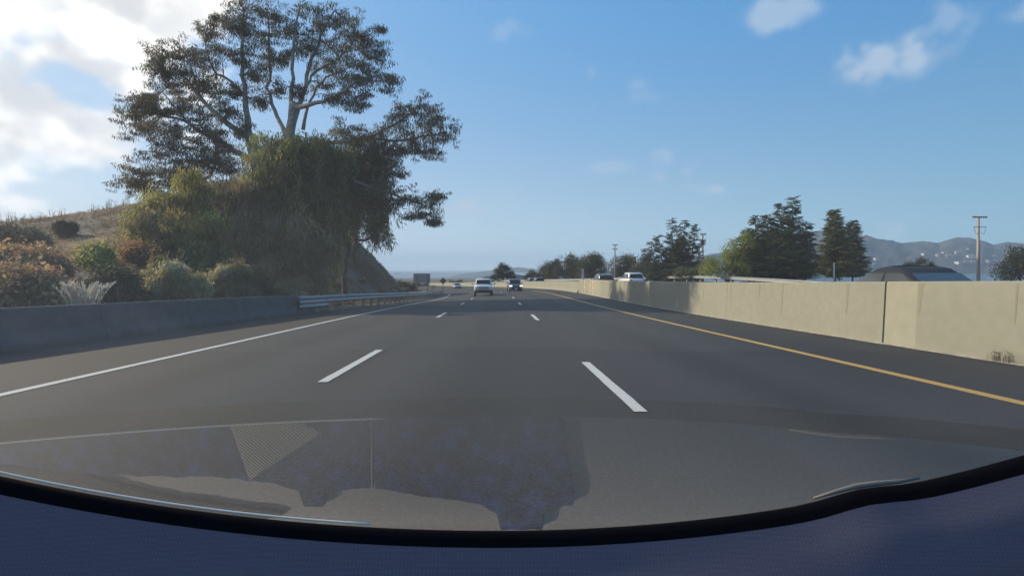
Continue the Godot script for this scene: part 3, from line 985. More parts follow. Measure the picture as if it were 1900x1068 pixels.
func pampas(called: String, label: String, px: float, d: float, py: float, n: int, tall: float, c: Color) -> void:
	var foot := on_hill(px, d)
	foot.y = maxf(foot.y, at(px, py, d).y - 0.35)
	var g := on_hill(px, d)
	foot = g
	var t := thing(called, label, "ornamental grass", g, 0.0, "")
	var r := RandomNumberGenerator.new()
	r.seed = int(px)
	var up := maxf(0.0, at(px, py, d).y - g.y)
	for k in n:
		var a := r.randf() * TAU
		var lean := r.randf_range(0.02, 0.27)
		var h := (tall * r.randf_range(0.75, 1.1) + up)
		var dir := Vector3(cos(a) * lean, 1.0, sin(a) * lean).normalized()
		var base := Vector3(cos(a), 0, sin(a)) * 0.12
		var st := st_new(true)
		tube(st, [base, base + dir * h * 0.62], [0.008, 0.006], 4)
		for q in 60:
			var f := q / 60.0
			var o := base + dir * h * (0.50 + 0.5 * f) + Vector3(cos(a + 0.6), -0.25, sin(a + 0.6)) * h * 0.16 * f * f
			var aa := r.randf() * TAU
			var w := 0.10 * sin(PI * clampf(f * 0.85 + 0.12, 0, 1)) + 0.02
			blade(st, r, o, dir * 1.3 + Vector3(cos(aa), 0.0, sin(aa)) * 0.4, w * r.randf_range(0.9, 1.7), 0.018)
		var m: StandardMaterial3D = M.get("plume_" + called)
		if m == null:
			m = leafy(c.linear_to_srgb(), 0.6)
			m.vertex_color_use_as_albedo = false
			M["plume_" + called] = m
		obj("plume", st, m, t)
	var where := []
	var tints := []
	for k in 40:
		var s := r.randf_range(1.0, 1.9)
		where.append(Transform3D(Basis(Vector3.UP, r.randf() * TAU).scaled(Vector3.ONE * s), Vector3(r.randfn(0, 0.16), 0, r.randfn(0, 0.16))))
		tints.append(tint(Color(0.14, 0.13, 0.06), r))
	scatter("leaf_blades", leaf_of("grass"), M.dry, where, tints, t)

func dry_grass() -> void:
	var where := []
	var tints := []
	var r := RandomNumberGenerator.new()
	r.seed = 99
	while where.size() < 30000:
		var s := r.randf_range(8, 105)
		var lat := -10.4 - pow(r.randf(), 1.5) * 62.0
		if s < 22.0 and lat > -20.0 and r.randf() < 0.75:
			continue
		if r.randf() > 0.35 + 0.9 * bumps.get_noise_2d(s * 1.7, lat * 1.7 + 50):
			continue
		var p := hill_point(s, lat, -0.02)
		var z := r.randf_range(0.5, 1.15)
		where.append(Transform3D(Basis(Vector3.UP, r.randf() * TAU).scaled(Vector3(z * 1.3, z, z * 1.3)), p))
		var c := Color(0.34, 0.26, 0.14).lerp(Color(0.19, 0.115, 0.06), clampf(0.5 + 1.6 * bumps.get_noise_2d(s * 2.0, lat * 2.0), 0, 1))
		tints.append(tint(c, r))
	scatter("dry_grass", leaf_of("grass"), M.dry, where, tints, self).set_meta("label", "dry tan grass on the hillside")
	where = []
	tints = []
	for k in 1100:
		var s := r.randf_range(45, 92)
		var lat := -r.randf_range(42, 74)
		if r.randf() > 0.35 + 1.6 * fine.get_noise_2d(s * 0.4, lat * 0.4):
			continue
		where.append(Transform3D(Basis(Vector3.UP, r.randf() * TAU).scaled(Vector3.ONE * (pow(r.randf(), 2.0) * 1.5 + 0.4)), hill_point(s, lat, -0.03)))
		tints.append(tint(Color(0.12, 0.10, 0.07), r))
	scatter("tall_weeds", leaf_of("weed"), M.dry, where, tints, self).set_meta("label", "tall dry weeds along the crest of the hill")
	# weeds in the joint at the foot of the median wall
	for q in [[7.1, 0.24, "darkest and tallest weed at the foot of the median wall"], [8.35, 0.20, "small weed at the foot of the median wall, beside the narrow wall panel"], [7.75, 0.10, "tiny weed between the other two at the foot of the median wall"]]:
		var w := thing("wall_weed", q[2], "weed", rp(q[0], 7.80, 0.0))
		where = []
		tints = []
		for k in 14:
			where.append(Transform3D(Basis(Vector3.UP, r.randf() * TAU).scaled(Vector3.ONE * q[1] * r.randf_range(0.6, 1.3)), Vector3(r.randfn(0, 0.035), 0, r.randfn(0, 0.16))))
			tints.append(tint(Color(0.09, 0.075, 0.04), r))
		scatter("stalks", leaf_of("weed"), M.dry, where, tints, w)

func right_base(px: float, d: float) -> Vector3:
	var x := (px - 922.0) * 0.001 * d
	var s := d
	var lat := x
	if d > BEND:
		s = BEND + RADIUS * atan2(d - BEND, x + RADIUS)
		lat = Vector2(x + RADIUS, d - BEND).length() - RADIUS
	var p := rp(s, lat, -0.05 - 0.12 * maxf(lat - 25.0, 0.0))
	return Vector3(x, p.y - 0.1, -d)

func tree(called: String, label: String, px: float, d: float, list: Array, colors: Array, kind: String, size: float, n := 1.0, group := "") -> void:
	var foot := right_base(px, d)
	var t := thing(called, label, "tree", foot, 0.0, group)
	var blobs := pb(list, d, 1.0)
	var top: Vector3 = blobs[0][0]
	for b in blobs:
		b[2] = int(clampf(n * b[1].x * b[1].y * 60.0 / (size * size), 30, 700))
		if b[0].y > top.y:
			top = b[0]
	var nodes := limb(t, "trunk", [foot - Vector3(0, 0.3, 0), foot.lerp(top, 0.5) + Vector3(0.1, 0, 0), top], 0.008 * d * 0.4 + 0.1, 0.05, M.darkbark, 0.04)
	for b in blobs.slice(0, 6):
		limb(t, "limb", [foot.lerp(top, 0.4), foot.lerp(b[0], 0.75), b[0]], 0.10, 0.03, M.darkbark, 0.05)
	var lumps := crown(t, "crown", blobs, kind, M.leaf, colors, size, 7, 0.24)
	twigs(t, lumps, nodes, M.darkbark, 0.03, 1.5, 2)

# a tree with upright ragged leaders, or a slim fir: boughs in whorls that end in flat sprays
func conifer(label: String, px: float, d: float, leaders: Array, colors: Array, group := "") -> void:
	var foot := right_base(px, d)
	var t := thing("conifer_tree", label, "tree", foot, 0.0, group)
	var r := RandomNumberGenerator.new()
	r.seed = int(px * 3)
	var where := []
	var tints := []
	var st := st_new()
	for q in leaders:   # [bearing of tip, height of tip, bearing of base, height of base, half width, depth offset, boughs]
		var tip := at(q[0], q[1], d + q[5])
		var low := at(q[2], q[3], d + q[5])
		low.y = maxf(low.y, foot.y + 0.3)
		limb(t, "trunk", [foot - Vector3(0, 0.2, 0), low.lerp(foot, 0.5), low, tip], 0.16, 0.02, M.darkbark, 0.02)
		for k in int(q[6] * 1.5):
			var f := pow((k + r.randf()) / (q[6] * 1.5), 0.85)
			var a := r.randf() * TAU
			var reach: float = q[4] * 0.001 * d * (f * 0.85 + 0.10) * r.randf_range(0.55, 1.2)
			var o := tip.lerp(low, f)
			var dir := Vector3(cos(a), r.randf_range(-0.25, 0.30) + 0.25 * (1.0 - f), sin(a)).normalized()
			var e := o + dir * reach
			tube(st, [o - foot, (o + e) / 2 - foot + Vector3(0, 0.05 * reach, 0), e - foot], [0.03, 0.02, 0.006], 4)
			var m := maxi(2, int(reach / 0.22))
			var base: Color = tint(colors[r.randi() % colors.size()], r, 0.2)
			for j in m:
				var p := o.lerp(e, (j + 0.6) / m)
				for side in 2:
					var yaw := -a + r.randfn(0, 0.55) + (0.5 if side else -0.5)
					var z := r.randf_range(0.45, 0.85) * (0.7 + 0.3 * d / 60.0)
					where.append(Transform3D((Basis(Vector3.UP, yaw) * Basis(Vector3.BACK, r.randf_range(-0.35, 0.35)) * Basis(Vector3.RIGHT, r.randfn(0, 0.5))).scaled(Vector3.ONE * z), p - foot))
					tints.append(tint(base, r, 0.3))
	obj("boughs", st, M.darkbark, t).set_meta("kind", "stuff")
	scatter("crown", leaf_of("spray"), M.needle, where, tints, t)

func right_trees() -> void:
	var dark := [Color(0.050, 0.082, 0.045), Color(0.065, 0.094, 0.048), Color(0.082, 0.10, 0.052)]
	var mixed := [Color(0.070, 0.110, 0.045), Color(0.095, 0.130, 0.052), Color(0.078, 0.10, 0.05)]
	conifer("dark ragged cypress with several pointed tops, beyond the white car", 1255, 76.0, [
		[1247, 406, 1250, 520, 26, 0, 60], [1271, 408, 1262, 520, 30, 0, 70], [1293, 416, 1275, 520, 26, 0.5, 60], [1222, 436, 1235, 520, 26, 0, 50], [1208, 448, 1222, 520, 20, 0.5, 40], [1199, 462, 1212, 520, 16, 0, 30], [1300, 445, 1290, 520, 14, 0.5, 30], [1262, 440, 1255, 520, 46, -1, 110]], dark)
	conifer("largest dark conifer right of centre, with a ragged double top and dense body", 1440, 60.0, [
		[1473, 366, 1460, 515, 40, 0, 110], [1452, 378, 1445, 515, 44, 0, 110], [1425, 398, 1425, 515, 42, 0.5, 100], [1402, 400, 1408, 515, 34, 0, 80], [1385, 425, 1395, 515, 32, 0, 70], [1497, 412, 1480, 515, 36, 0, 80], [1508, 430, 1492, 515, 22, 0.5, 50], [1440, 430, 1440, 515, 66, -1, 170], [1372, 440, 1385, 515, 24, 0, 50]], mixed)
	conifer("slim pointed fir beside the short bare stake, the taller of a pair", 1551, 65.0, [[1549, 389, 1550, 512, 38, 0, 230]], [Color(0.13, 0.14, 0.06), Color(0.10, 0.12, 0.05)], "pair of firs")
	conifer("darker narrow fir just right of the slim pointed fir", 1584, 68.0, [[1583, 410, 1582, 512, 30, 0, 170]], [Color(0.06, 0.09, 0.05), Color(0.075, 0.10, 0.055)], "pair of firs")
	tree("bush", "yellow-green sunlit bush at the foot of the largest conifer", 1345, 58.0, [[1340, 490, 0, 26, 22], [1365, 470, 0, 22, 26], [1318, 500, 0, 20, 16], [1370, 500, 0, 24, 18], [1385, 445, 0.5, 16, 18]], [Color(0.24, 0.27, 0.055), Color(0.19, 0.23, 0.055)], "broad", 1.3)
	tree("bush", "low pale green bush between the ragged cypress and the yellow-green bush", 1290, 66.0, [[1285, 505, 0, 18, 10], [1308, 503, 0, 16, 10], [1268, 508, 0, 12, 8]], [Color(0.10, 0.12, 0.05), Color(0.13, 0.14, 0.06)], "broad", 1.2)
	tree("bush", "dark green bush at the right edge of view beyond the wall", 1880, 42.0, [[1870, 500, 0, 22, 20], [1895, 488, 0, 26, 28], [1925, 480, 0, 30, 34], [1955, 490, 0, 30, 30]], [Color(0.028, 0.042, 0.024), Color(0.035, 0.048, 0.026)], "broad", 1.0)
	tree("bush", "small dark tree showing low between the firs and the near dark car", 1705, 120.0, [[1705, 492, 0, 16, 10], [1720, 496, 0, 12, 8], [1690, 497, 0, 10, 7]], [Color(0.05, 0.065, 0.03)], "broad", 2.0)
	# row of trees beyond the bend
	var row := [Color(0.060, 0.072, 0.040), Color(0.075, 0.082, 0.045), Color(0.05, 0.064, 0.04)]
	var says := ["round tree nearest the following dark car in the far row", "lower tree second in the far row past the bend", "tall tree with a split top in the far row", "broad tree left of the slender pole in the far row", "tree just behind the slender pole in the far row", "rounded tree right of the slender pole in the far row", "last tree of the far row, meeting the ragged cypress"]
	var k := 0
	for q in [[985, 512, 12, 8, 190], [1008, 506, 13, 12, 180], [1030, 498, 16, 14, 165], [1060, 492, 20, 16, 150], [1100, 488, 26, 17, 140], [1160, 492, 22, 15, 132], [1195, 494, 18, 15, 125]]:
		tree("far_tree", says[k], q[0], q[4], [[q[0], q[1], 0, q[2], q[3]], [q[0] - q[2] * 0.6, q[1] + q[3] * 0.5, 0, q[2] * 0.7, q[3] * 0.7], [q[0] + q[2] * 0.6, q[1] + q[3] * 0.45, 0, q[2] * 0.7, q[3] * 0.7], [q[0] + q[2] * 0.2, q[1] - q[3] * 0.55, 1, q[2] * 0.4, q[3] * 0.55], [q[0] - q[2] * 0.2, q[1] + q[3] * 1.3, 0, q[2] * 1.1, q[3] * 0.8]], row, "broad", 2.6, 1.6, "row of trees beyond the bend")
		k += 1
	tree("pine_tree", "leaning flat-boughed pine standing alone over the following cars", 933, 185.0, [[933, 494, 0, 8, 6], [926, 503, 0, 10, 6], [940, 500, 0, 6, 4], [946, 507, 0, 7, 3], [930, 512, 0, 18, 6], [950, 515, 0, 12, 5], [912, 518, 0, 12, 5]], [Color(0.032, 0.045, 0.03)], "broad", 2.4, 2.0)
	k = 0
	for q in [[745, 527, 10, 5, 150, "left of the sign at the foot of the slope"], [762, 530, 9, 5, 160, "behind the left leg of the sign"], [845, 524, 11, 5, 230, "behind the far car"], [785, 527, 12, 4, 210, "seen under the sign panel"]]:
		tree("roadside_bush", "dark green roadside bush " + q[5], q[0], q[4], [[q[0], q[1], 0, q[2], q[3]], [q[0] + q[2] * 0.7, q[1] + 1.5, 0, q[2] * 0.6, q[3] * 0.7]], [Color(0.05, 0.06, 0.035)], "broad", 2.2, 1.6, "bushes beyond the guard rail")
		k += 1

# ------------------------------------------------------------------ poles, signs, far houses
func build_roadside() -> void:
	utility_pole("wooden utility pole with one crossarm and hanging wire loops, right of the firs", 1816, 60.0, 401, true)
	utility_pole("slender utility pole rising from the far tree row", 1141, 118.0, 453, false)
	utility_pole("dark utility pole against the right side of the ragged cypress", 1304, 82.0, 433, false)
	# back of a big sign on two posts
	var d := 120.0
	var b := at(782, 541, d)
	var t := thing("road_sign", "large grey road sign seen from behind on two posts, left of the bend", "sign", b, 0.06)
	var st := st_new(true)
	box(st, at(782.5, 516.0, d) - b, Vector3(3.72, 2.15, 0.06), Basis.IDENTITY, 0.015)
	obj("sign_panel", st, mat(lin(0.30, 0.30, 0.29), 0.6, 0.2), t)
	for x in [774, 793]:
		st = st_new()
		tube(st, [at(x, 543, d) - b + Vector3(0, 0, 0.12), at(x, 508, d) - b + Vector3(0, 0, 0.12)], [0.10, 0.10], 8)
		obj("post", st, M.wood, t)
	for y in [511.5, 520.5]:
		st = st_new(true)
		box(st, at(782.5, y, d) - b + Vector3(0, 0, 0.07), Vector3(3.5, 0.09, 0.06))
		obj("brace", st, mat(lin(0.25, 0.25, 0.25), 0.5, 0.4), t)
	d = 105.0
	b = at(822, 541, d)
	t = thing("diamond_sign", "small dark diamond road sign seen from behind, right of the large sign", "sign", b)
	st = st_new(true)
	box(st, at(822, 521, d) - b, Vector3(0.95, 0.95, 0.02), Basis(Vector3.BACK, PI / 4))
	obj("sign_panel", st, mat(lin(0.12, 0.12, 0.11), 0.6, 0.2), t)
	st = st_new(true)
	box(st, at(822, 530, d) - b + Vector3(0, 0, 0.06), Vector3(0.10, 2.4, 0.08))
	obj("post", st, M.wood, t)
	d = 135.0
	b = at(802, 540, d)
	t = thing("roadside_shed", "tiny cream roadside shed with a dark opening between the two signs", "shed", b)
	st = st_new(true)
	box(st, Vector3(0, 0.65, 0), Vector3(1.7, 1.3, 1.5))
	obj("wall", st, mat(lin(0.62, 0.52, 0.27), 0.8), t)
	st = st_new(true)
	box(st, Vector3(0, 1.36, 0), Vector3(1.95, 0.12, 1.75))
	obj("roof", st, mat(lin(0.20, 0.18, 0.15), 0.8), t)
	st = st_new(true)
	box(st, Vector3(0.35, 0.55, 0.76), Vector3(0.55, 0.9, 0.04))
	obj("door", st, mat(lin(0.06, 0.055, 0.05), 0.8), t)
	b = at(733, 537, 112.0)
	t = thing("light_pole", "thin grey lamp pole at the foot of the cut slope", "lamp pole", b)
	st = st_new()
	tube(st, [Vector3.ZERO, Vector3(0, 3.2, 0)], [0.07, 0.045], 7)
	obj("pole", st, mat(lin(0.3, 0.3, 0.3), 0.6, 0.4), t)
	st = st_new()
	tube(st, [Vector3(0, 3.2, 0), Vector3(0.3, 3.4, 0), Vector3(0.7, 3.42, 0)], [0.04, 0.035, 0.03], 6)
	obj("arm", st, mat(lin(0.3, 0.3, 0.3), 0.6, 0.4), t)
	st = st_new(true)
	box(st, Vector3(0.85, 3.4, 0), Vector3(0.4, 0.08, 0.16), Basis.IDENTITY, 0.02)
	obj("lamp_head", st, mat(lin(0.3, 0.3, 0.3), 0.6, 0.4), t)
	# small things
	b = rp(51.2, 8.15, 1.272)
	t = thing("marker_post", "short white marker post with a red reflector on the step of the median wall", "marker post", b)
	st = st_new(true)
	box(st, Vector3(0.09, 0.5, 0), Vector3(0.20, 1.0, 0.06), Basis.IDENTITY, 0.01)
	obj("post", st, mat(lin(0.62, 0.58, 0.56), 0.7), t)
	st = st_new(true)
	box(st, Vector3(-0.07, 0.62, 0), Vector3(0.11, 0.62, 0.04), Basis.IDENTITY, 0.01)
	obj("reflector", st, mat(lin(0.42, 0.03, 0.03), 0.5), t)
	b = right_base(1548, 58.0)
	st = st_new()
	tube(st, [Vector3.ZERO, Vector3(0, at(1548, 487, 58.0).y - b.y, 0)], [0.09, 0.08], 7)
	var stake := obj("bare_stake", st, mat(lin(0.55, 0.52, 0.46), 0.8))
	stake.position = b
	tag(stake, "short bare pale stake in front of the slim pointed fir", "stake")
	b = on_hill(4, 14.0)
	st = st_new()
	tube(st, [Vector3.ZERO, Vector3(-0.10, 1.0, 0)], [0.035, 0.03], 7)
	stake = obj("bare_stake", st, M.polewood)
	stake.position = b
	tag(stake, "thin pale leaning stake at the left edge behind the barrier", "stake")
	# houses on the far shore
	var hs := [[1600, 481, 8, "white", "farthest left, beside the narrow fir"], [1628, 480, 8, "white", "just right of the leftmost shore house"], [1622, 489, 7, "grey", "low by the water under two white houses"], [1714, 471, 7, "white", "alone on the middle slope"], [1717, 484, 6, "grey", "low down over the near dark car roof"], [1741, 473, 9, "tan", "in a cluster, leftmost of it"], [1752, 468, 8, "cream", "in a cluster, highest of it"], [1764, 474, 9, "tan", "in a cluster, lowest of it"], [1779, 467, 8, "cream", "right of the tan cluster"], [1796, 461, 6, "grey", "high up, left of the utility pole"], [1800, 476, 11, "white", "largest, left of the utility pole"], [1777, 487, 10, "white", "brightest at the water's edge"], [1793, 486, 7, "grey", "at the water's edge between two others"], [1808, 486, 9, "tan", "at the water's edge left of the utility pole"], [1833, 485, 8, "cream", "at the water's edge right of the utility pole"], [1850, 484, 9, "grey", "at the water's edge, further right of the pole"], [1874, 471, 9, "white", "on the slope above the right edge bush"], [1846, 474, 6, "tan", "small, on the slope right of the utility pole"]]
	var hc := {"white": Color(0.55, 0.54, 0.52), "grey": Color(0.20, 0.20, 0.20), "tan": Color(0.22, 0.18, 0.13), "cream": Color(0.32, 0.28, 0.22)}
	for q in hs:
		var hit := shore_spot(q[0], q[1] + 2.0)
		var dd: float = -hit.z
		var p := hit
		var w: float = q[2] * 0.001 * dd
		var hh := thing("shore_house", "tiny %s house on the far shore, %s" % [q[3], q[4]], "house", p, (int(q[0]) % 7) * 0.14 - 0.4, "houses on the far shore")
		var c: Color = hc[q[3]]
		var h := w * 0.34
		st = st_new(true)
		box(st, Vector3(0, h * 0.5 - 2.0, 0), Vector3(w, h + 4.0, w * 0.7))
		obj("wall", st, mat(lin(c.r, c.g, c.b), 0.8), hh)
		st = st_new(true)
		loft(st, [[Vector3(-w * 0.54, h, -w * 0.4), Vector3(-w * 0.54, h, w * 0.4), Vector3(-w * 0.54, h * 1.5, 0)], [Vector3(w * 0.54, h, -w * 0.4), Vector3(w * 0.54, h, w * 0.4), Vector3(w * 0.54, h * 1.5, 0)]])
		obj("roof", st, mat(lin(0.22, 0.18, 0.15), 0.85), hh)
		for x in [-0.28, 0.22]:
			st = st_new(true)
			box(st, Vector3(x * w, h * 0.5, w * 0.35 + 0.1), Vector3(w * 0.2, h * 0.4, 0.3))
			obj("window", st, M.glass, hh)

func utility_pole(label: String, px: float, d: float, py: float, loops: bool) -> void:
	var b := right_base(px, d)
	var h := at(px, py, d).y - b.y
	var t := thing("utility_pole", label, "utility pole", b, 0.1)
	var st := st_new()
	tube(st, [Vector3.ZERO, Vector3(0, h * 0.5, 0), Vector3(0, h, 0)], [0.19, 0.16, 0.12], 9)
	obj("pole", st, M.polewood, t)
	var w := 0.030 * d if loops else 0.011 * d
	var arms := [h - 0.12] if loops else [h - 0.15, h - 1.1]
	for y in arms:
		st = st_new(true)
		box(st, Vector3(0, y, 0.17), Vector3(w, 0.14, 0.11))
		obj("crossarm", st, M.wood, t)
		for x in [-0.46, -0.28, 0.28, 0.46]:
			st = st_new()
			tube(st, [Vector3(x * w, y + 0.07, 0.17), Vector3(x * w, y + 0.15, 0.17), Vector3(x * w, y + 0.24, 0.17)], [0.03, 0.06, 0.03], 7)
			obj("insulator", st, mat(lin(0.3, 0.3, 0.32), 0.3), t)
	if loops:
		st = st_new(true)
		box(st, Vector3(0, h - 1.2, 0.17), Vector3(w * 0.85, 0.06, 0.06))
		obj("crossarm", st, M.wood, t)
		for s in [-1.0, 1.0]:
			st = st_new()
			var pts := []
			var rr := []
			for k in 9:
				var f := k / 8.0
				pts.append(Vector3(s * lerpf(w * 0.42, 0.15, f), h - 1.2 - 0.55 * f - 0.5 * sin(f * PI), 0.2))
				rr.append(0.018)
			tube(st, pts, rr, 5)
			obj("wire_loop", st, M.trim, t)

# ------------------------------------------------------------------ vehicles
func section(w: float, y0: float, y1: float, crown_h: float) -> Array:
	var half := [[0.80, y0], [0.96, y0 + 0.10], [1.0, lerpf(y0, y1, 0.45)], [0.985, lerpf(y0, y1, 0.72)], [0.95, y1 - 0.05], [0.86, y1], [0.45, y1 + crown_h * 0.8]]
	var ring := []
	for q in half:
		ring.append(Vector2(q[0] * w, q[1]))
	for k in range(half.size() - 1, -1, -1):
		ring.append(Vector2(-half[k][0] * w, half[k][1]))
	return ring

func vehicle(called: String, label: String, category: String, style: String, at_p: Vector3, turn: float, paint: StandardMaterial3D, opts := {}) -> Node3D:
	# the front of the car points along +Z before it is turned
	var t := thing(called, label, category, at_p, turn, opts.get("group", ""))
	var big := style == "pickup"
	var suv := style == "suv"
	var L := 5.6 if big else 4.6
	var W := 1.0 if big else 0.92
	var H := 1.86 if big else (1.66 if suv else (1.60 if style == "coupe" else 1.44))
	var y0 := 0.42 if big else 0.24
	var belt := 1.22 if big else (1.02 if suv else (1.0 if style == "coupe" else 0.90))
	# lower body, rear to front: [z, half width, bottom, top]
	var sec := [[-0.50, 0.80, y0 + 0.16, belt - 0.14], [-0.485, 0.93, y0 + 0.06, belt - 0.04], [-0.44, 0.99, y0, belt], [-0.2, 1.0, y0, belt], [0.1, 1.0, y0, belt], [0.2, 1.0, y0, belt - 0.01], [0.32, 0.99, y0, belt - 0.06], [0.42, 0.97, y0, belt - 0.13], [0.475, 0.92, y0 + 0.02, belt - 0.22], [0.50, 0.84, y0 + 0.08, belt - 0.34]]
	if big:
		sec[7][3] = belt - 0.06; sec[8][3] = belt - 0.10; sec[9][3] = belt - 0.18; sec[9][1] = 0.90
	var rings := []
	for q in sec:
		var ring := []
		for v in section(q[1] * W, q[2], q[3], 0.035):
			ring.append(Vector3(v.x, v.y, q[0] * L))
		rings.append(ring)
	var st := st_new()
	loft(st, rings)
	obj("body", st, paint, t)
	# cabin: belt and roof outlines
	var zr := -0.40 if suv else (-0.13 if big else -0.40)
	var zr2 := -0.34 if suv else (-0.11 if big else -0.20)
	var zf := 0.22 if not big else 0.21
	var zf2 := 0.06 if not big else 0.11
	if style == "coupe":
		zr = -0.41; zr2 = -0.22; zf = 0.25; zf2 = 0.05
	var wb := W * 0.93
	var wr := W * (0.76 if not big else 0.80)
	var ring_of := func(z0: float, z1: float, w: float, y: float, r: float) -> Array:
		var a := z0 * L
		var b := z1 * L
		return [Vector3(-w + r, y, a), Vector3(w - r, y, a), Vector3(w, y, a + r), Vector3(w, y, b - r), Vector3(w - r, y, b), Vector3(-w + r, y, b), Vector3(-w, y, b - r), Vector3(-w, y, a + r)]
	st = st_new()
	var hs := H - (0.15 if style == "coupe" else 0.09)
	var dome := 2.0 if style == "coupe" else 1.0
	loft(st, [ring_of.call(zr, zf, wb, belt - 0.05, 0.1), ring_of.call(zr2, zf2, wr, hs, 0.12), ring_of.call(zr2 + 0.012 * dome, zf2 - 0.014 * dome, wr * 0.96, lerpf(hs, H, 0.5), 0.12), ring_of.call(zr2 + 0.035 * dome, zf2 - 0.04 * dome, wr * 0.86, lerpf(hs, H, 0.82), 0.12), ring_of.call(zr2 + 0.075 * dome, zf2 - 0.085 * dome, wr * 0.66, H, 0.12)])
	obj("cabin", st, paint, t)
	# glass set just proud of the cabin faces
	var pane := func(called2: String, a: Vector3, b: Vector3, c: Vector3, d: Vector3) -> void:
		var n := (b - a).cross(d - a).normalized()
		var mid := (a + b + c + d) / 4.0
		if n.dot(mid - Vector3(0, mid.y - 0.3, (zr + zf) * 0.5 * L)) < 0:
			n = -n
		var s2 := st_new(true)
		var o := []
		for v in [a, b, c, d]:
			o.append(v + n * 0.012)
		quad(s2, o[0], o[1], o[2], o[3])
		obj(called2, s2, M.glass_sky if style == "coupe" else M.glass, t)
	var u := func(f: float, z0: float, z1: float, w0: float, w1: float) -> Vector2:
		return Vector2(lerpf(w0, w1, f), lerpf(z0, z1, f) * L)
	var hy := func(f: float) -> float: return lerpf(belt - 0.05, hs, f)
	for q in [["windshield", zf, zf2], ["rear_window", zr, zr2]]:
		var lo: Vector2 = u.call(0.18, q[1], q[2], wb, wr)
		var hi: Vector2 = u.call(0.90, q[1], q[2], wb, wr)
		pane.call(q[0], Vector3(-lo.x + 0.13, hy.call(0.18), lo.y), Vector3(lo.x - 0.13, hy.call(0.18), lo.y), Vector3(hi.x - 0.12, hy.call(0.90), hi.y), Vector3(-hi.x + 0.12, hy.call(0.90), hi.y))
	for sd in [-1.0, 1.0]:
		for q in [[0.52, 0.95], [0.07, 0.47]]:
			var x0: Vector2 = u.call(0.18, zr, zr2, wb, wr)
			var x1: Vector2 = u.call(0.90, zr, zr2, wb, wr)
			var f0: Vector2 = u.call(0.18, zf, zf2, wb, wr)
			var f1: Vector2 = u.call(0.90, zf, zf2, wb, wr)
			pane.call("side_window", Vector3(sd * x0.x, hy.call(0.18), lerpf(x0.y, f0.y, q[0])), Vector3(sd * x0.x, hy.call(0.18), lerpf(x0.y, f0.y, q[1])), Vector3(sd * x1.x, hy.call(0.90), lerpf(x1.y, f1.y, q[1])), Vector3(sd * x1.x, hy.call(0.90), lerpf(x1.y, f1.y, q[0])))
		# door mirror
		st = st_new()
		box(st, Vector3(sd * (W + (0.20 if big else 0.11)), belt + 0.08, zf * L - 0.35), Vector3(0.20 if big else 0.17, 0.24 if big else 0.15, 0.12), Basis.IDENTITY, 0.03)
		box(st, Vector3(sd * (W + 0.02), belt + 0.02, zf * L - 0.35), Vector3(0.24, 0.05, 0.06))
		obj("door_mirror", st, paint, t)
		# lamps
		var on: bool = opts.get("lights", false)
		st = st_new()
		box(st, Vector3(sd * W * 0.74, belt - 0.25 if not big else belt - 0.23, L * 0.488), Vector3(0.34, 0.15 if not big else 0.20, 0.14), Basis(Vector3.UP, sd * 0.28), 0.03)
		obj("headlight", st, M.lamp_on if on else M.lamp, t)
		if on:
			st = st_new()
			box(st, Vector3(sd * W * 0.78, y0 + 0.17, L * 0.494), Vector3(0.18, 0.10, 0.08), Basis.IDENTITY, 0.02)
			obj("fog_lamp", st, M.lamp, t)
		st = st_new()
		box(st, Vector3(sd * W * 0.78, belt - 0.14, -L * 0.487), Vector3(0.30, 0.16, 0.12), Basis(Vector3.UP, -sd * 0.25), 0.03)
		obj("taillight", st, M.tail, t)
		# wheels
		for z in [-0.30, 0.31]:
			var wr2 := 0.40 if big else (0.36 if suv else 0.33)
			var wh := Node3D.new()
			wh.name = "wheel"
			t.add_child(wh, true)
			wh.position = Vector3(sd * (W - 0.115), wr2, z * L)
			for p in [["tyre", wr2, 0.26, M.rubber, 0.0], ["rim", wr2 * 0.66, 0.02, M.rim, 0.135]]:
				st = st_new()
				var rr := []
				for e in [[-0.5, 0.9], [-0.42, 1.0], [0.42, 1.0], [0.5, 0.9]]:
					var ring := []
					for k in 18:
						var a := TAU * k / 18
						ring.append(Vector3(sd * p[4] + e[0] * p[2], cos(a) * p[1] * e[1], sin(a) * p[1] * e[1]))
					rr.append(ring)
				loft(st, rr)
				obj(p[0], st, p[3], wh)
	# front and rear fittings
	st = st_new(true)
	if big:
		box(st, Vector3(0, belt - 0.32, L * 0.499), Vector3(1.12, 0.36, 0.07), Basis.IDENTITY, 0.02)
		obj("grille", st, M.chrome, t)
		for k in 3:
			st = st_new(true)
			box(st, Vector3(0, belt - 0.42 + k * 0.10, L * 0.499 + 0.038), Vector3(1.0, 0.045, 0.012))
			obj("grille_slot", st, M.trim, t)
		st = st_new()
		box(st, Vector3(0, y0 + 0.16, L * 0.492), Vector3(W * 1.84, 0.25, 0.22), Basis.IDENTITY, 0.04)
		obj("front_bumper", st, M.trim, t)
		st = st_new()
		box(st, Vector3(0, belt + 0.01, -L * 0.32), Vector3(W * 1.62, 0.03, L * 0.30))
		obj("cargo_cover", st, M.trim, t)
	else:
		box(st, Vector3(0, y0 + 0.30, L * 0.4975), Vector3(0.95, 0.22, 0.06), Basis.IDENTITY, 0.02)
		obj("grille", st, M.trim, t)
		st = st_new()
		box(st, Vector3(0, y0 + 0.07, L * 0.49), Vector3(W * 1.66, 0.12, 0.10), Basis.IDENTITY, 0.03)
		obj("front_bumper", st, M.trim, t)
	for e in [0.505, -0.503]:
		st = st_new(true)
		box(st, Vector3(0, y0 + (0.17 if e > 0 else 0.38), L * e + (0.02 if big and e > 0 else 0.012)), Vector3(0.31, 0.15, 0.02))
		obj("licence_plate", st, M.plate, t)
